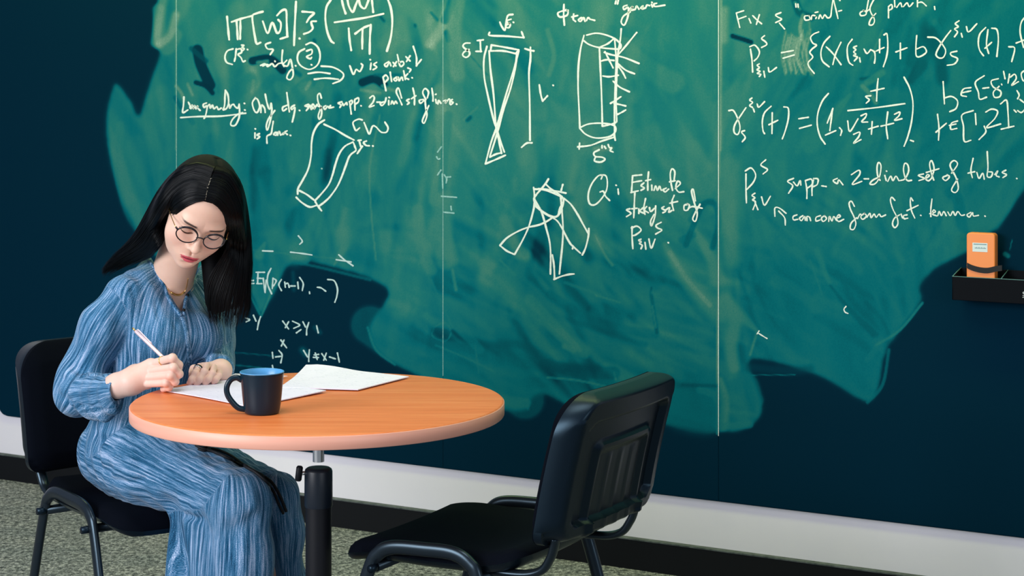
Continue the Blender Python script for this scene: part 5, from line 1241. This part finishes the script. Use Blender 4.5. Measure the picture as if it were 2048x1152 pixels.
Lg = [[(410, 401, None), (390, 405, None), (366, 418, None), (346, 440, None), (333, 463, None), (321, 490, 4.345), (300, 512, 4.40), (268, 521, 4.455), (225, 536, 4.49), (212, 548, 4.50)],
      [(412, 392, None), (385, 392, None), (352, 412, None), (330, 442, None), (316, 470, 4.345), (300, 492, 4.38), (276, 508, 4.42), (246, 519, 4.46), (214, 535, 4.49), (203, 549, 4.50)],
      [(416, 375, None), (385, 368, None), (350, 388, None), (322, 425, None), (302, 458, 4.36), (284, 482, 4.39), (260, 501, 4.43), (232, 517, 4.46), (209, 536, 4.49), (200, 550, 4.50)],
      [(422, 355, None), (390, 345, None), (352, 362, None), (320, 398, None), (298, 436, 4.375), (279, 466, 4.40), (256, 492, 4.44), (230, 513, 4.47), (208, 535, 4.50), (199, 551, 4.51)],
      [(428, 338, None), (396, 329, None), (358, 344, None), (324, 378, 4.40), (302, 416, 4.41), (281, 454, 4.42), (258, 486, 4.45), (230, 511, 4.48), (209, 534, 4.51), (199, 551, 4.52)],
      [(432, 330, 4.43), (400, 324, 4.43), (362, 337, 4.43), (328, 370, 4.44), (304, 410, 4.45), (283, 450, 4.46), (260, 484, 4.48), (233, 510, 4.51), (212, 536, 4.53), (204, 553, 4.54)]]
Rg = [[(411, 401, None), (428, 408, None), (443, 422, None), (452, 445, None), (455, 470, 4.36), (452, 500, 4.36), (432, 530, 4.37), (414, 566, 4.375), (414, 610, 4.375), (423, 645, 4.38)],
      [(413, 390, None), (434, 398, None), (452, 418, None), (461, 446, None), (464, 480, 4.37), (460, 515, 4.37), (446, 550, 4.375), (432, 590, 4.375), (430, 628, 4.38), (436, 652, 4.385)],
      [(417, 373, None), (442, 382, None), (462, 410, None), (473, 446, None), (477, 485, 4.385), (475, 525, 4.385), (466, 565, 4.385), (456, 605, 4.385), (452, 638, 4.39), (455, 662, 4.395)],
      [(423, 353, None), (450, 360, None), (472, 396, None), (484, 440, None), (489, 485, 4.40), (489, 530, 4.40), (484, 575, 4.40), (477, 612, 4.40), (472, 640, 4.405), (470, 660, 4.41)],
      [(430, 337, None), (456, 345, None), (478, 378, None), (489, 425, 4.41), (496, 475, 4.42), (498, 525, 4.42), (496, 570, 4.42), (494, 605, 4.42), (487, 632, 4.42), (480, 652, 4.42)],
      [(434, 331, 4.43), (460, 340, 4.43), (480, 370, 4.44), (492, 420, 4.45), (498, 475, 4.45), (500, 525, 4.45), (498, 570, 4.45), (499, 605, 4.45), (494, 628, 4.45), (486, 645, 4.45)]]
SAMP = 26
def resample(g, n=SAMP):
    q = cr(g, 10); s = np.concatenate([[0], np.cumsum(np.linalg.norm(np.diff(q, axis=0), axis=1))]); u = np.linspace(0, s[-1], n)
    return np.stack([np.interp(u, s, q[:, k]) for k in range(3)], 1)
def resample_n(q, n):
    u = np.linspace(0, len(q)-1, n); return np.stack([np.interp(u, np.arange(len(q)), q[:, k]) for k in range(3)], 1)
def lock_field(gs, nj=48):
    R_ = np.array([resample(G(g)) for g in gs]); out = []
    for t_ in np.linspace(0, len(gs)-1, nj):
        i = min(int(t_), len(gs)-2); f = t_-i
        a = R_[max(i-1, 0)]; b = R_[i]; c = R_[i+1]; d = R_[min(i+2, len(gs)-1)]
        out.append(.5*((2*b)+(-a+c)*f+(2*a-5*b+4*c-d)*f*f+(-a+3*b-3*c+d)*f**3))
    return np.array(out)
FL, FRt = lock_field(Lg), lock_field(Rg)
for fld, nm in ((FL, 'hair_curtain'), (FRt, 'hair_curtain')):
    nj, ns, _ = fld.shape; cen = HC; full = fld; nb_ = int(ns*.88)
    # body of the curtain: front skin plus back skin a little behind; comb ripples across
    N1 = np.cross(np.gradient(fld, axis=1), np.gradient(fld, axis=0)); N1 /= np.linalg.norm(N1, axis=2)[..., None]+1e-9
    toC = CAMP-fld; sgn = np.sign((N1*toC).sum(2))[..., None]; N1 = N1*sgn
    rip = (.0012*np.sin(np.arange(nj)*1.9)+.0009*np.sin(np.arange(nj)*3.7+1))[:, None, None]
    fr_ = fld+N1*(rip-.0012); bk = fld-N1*.004+np.array([0, .010, 0])*np.linspace(.2, 1, ns)[None, :, None]
    cut_ = (nb_-(2*np.sin(np.arange(nj)*2.3)+2*np.sin(np.arange(nj)*.9))).astype(int)
    for a_i in range(nj):
        for A_ in (fr_, bk): A_[a_i] = resample_n(A_[a_i][:cut_[a_i]], ns)
    V = np.vstack([fr_.reshape(-1, 3), bk.reshape(-1, 3)]); i = np.arange(nj*ns).reshape(nj, ns); j = i+nj*ns
    F = [np.stack([i[:-1, :-1], i[:-1, 1:], i[1:, 1:], i[1:, :-1]], -1).reshape(-1, 4), np.stack([j[:-1, :-1], j[1:, :-1], j[1:, 1:], j[:-1, 1:]], -1).reshape(-1, 4)]
    rg = np.concatenate([i[0, :], i[1:, -1], i[-1, -2::-1], i[-2:0:-1, 0]]); k = np.arange(len(rg)); k2 = (k+1) % len(rg)
    F.append(np.stack([rg[k], rg[k2], rg[k2]+nj*ns, rg[k]+nj*ns], -1))
    fixn(mesh_obj(nm, V, np.vstack(F), M_hairb, hair))
    # strands
    SV = []; SF = []; o = 0; NS = 1500
    for s_ in range(NS):
        t_ = rng.uniform(0, nj-1.001); i0 = int(t_); f = t_-i0
        line = fld[i0]*(1-f)+fld[i0+1]*f; nn = N1[i0]
        lift = rng.uniform(-.0006, .0030)+(.002 if rng.rand() < .08 else 0)
        end = int(ns*(1-.26*rng.rand()**1.6))
        wob = rng.normal(0, .0011, 3); ph = rng.uniform(0, 6)
        sp = np.linspace(0, 1, ns)[:, None]
        line = line+nn*lift+wob*np.sin(sp*5+ph)*sp*2.2+np.array([0, 0, -1.])*(rng.uniform(0, .012) if s_ % 3 else rng.uniform(0, .022))*sp**4
        if rng.rand() < .035: line = line+rng.normal(0, .007, 3)*sp**2
        line = line[:end]; m = len(line); T = np.gradient(line, axis=0); sd = np.cross(T, nn[:end]); sd /= np.linalg.norm(sd, axis=1)[:, None]+1e-9
        wd = rng.uniform(.0004, .0010)*np.minimum(1, np.linspace(2.6, .15, m))[:, None]
        SV.append(np.stack([line-sd*wd, line+nn[:end]*wd*.9, line+sd*wd], 1).reshape(-1, 3))
        a = o+3*np.arange(m-1); SF.append(np.stack([a, a+1, a+4, a+3], -1)); SF.append(np.stack([a+1, a+2, a+5, a+4], -1)); o += 3*m
    st = mesh_obj('hair_strands', np.vstack(SV), np.vstack(SF), M_hair, hair); tag(st, kind='stuff')
# pale parting line on the scalp
pp = [on(cap_sdf, x, y, .0016) for x, y in cr([(429, 344), (427, 352), (421, 362), (416, 372), (413, 383), (413, 394), (411, 401)], 5)]
pp = [q for q in pp if q is not None]
pp = [q+np.array([0, -.0012, .001])+HX*.0010*math.sin(i*1.9) for i, q in enumerate(pp)]
mesh_obj('hair_parting', *tube(pp, [.0009+.0017*math.sin(math.pi*i/(len(pp)-1))*(.6+.4*math.sin(i*2.3)) for i in range(len(pp))], 6), mat('scalp', (.62, .55, .42), .7), hair)

# ---------------------------------------------------------------- pen
p0 = P(265, 656, 4.262); p1 = P(363.5, 751, 4.218); ax = p1-p0
pen = empty('pen', tuple((p0+p1)/2)); tag(pen, "slim pinkish white ballpoint pen held in the woman's right hand", 'pen')
mesh_obj('barrel', *tube([p0+ax*.06, p0+ax*.07, p0+ax*.86, p0+ax*.885], [.0030, .0042, .0042, .0032], 16), M_pen, pen)
mesh_obj('tip', *tube([p0+ax*.88, p0+ax*.93, p0+ax*1.0], [.0030, .0020, .0006], 12), M_silver, pen)
mesh_obj('push_button', *tube([p0, p0+ax*.065], .0022, 12), M_gold, pen)
sdp = nrm(np.cross(ax, [0, 1, 0])); mesh_obj('clip', *tube(cr([p0+ax*.075-sdp*-.0044, p0+ax*.10+sdp*.0062, p0+ax*.34+sdp*.0052, p0+ax*.36+sdp*.0044], 4), .0012, 8), M_pen, pen)
print('person done', time.time()-T0)

# turn the whole place so that the board wall lies along the X axis
RZ = Matrix.Rotation(math.atan2(-DU[1], DU[0]), 4, 'Z')
for o in list(COL.objects):
    if o.parent is None:
        o.matrix_world = RZ @ pmat(o)
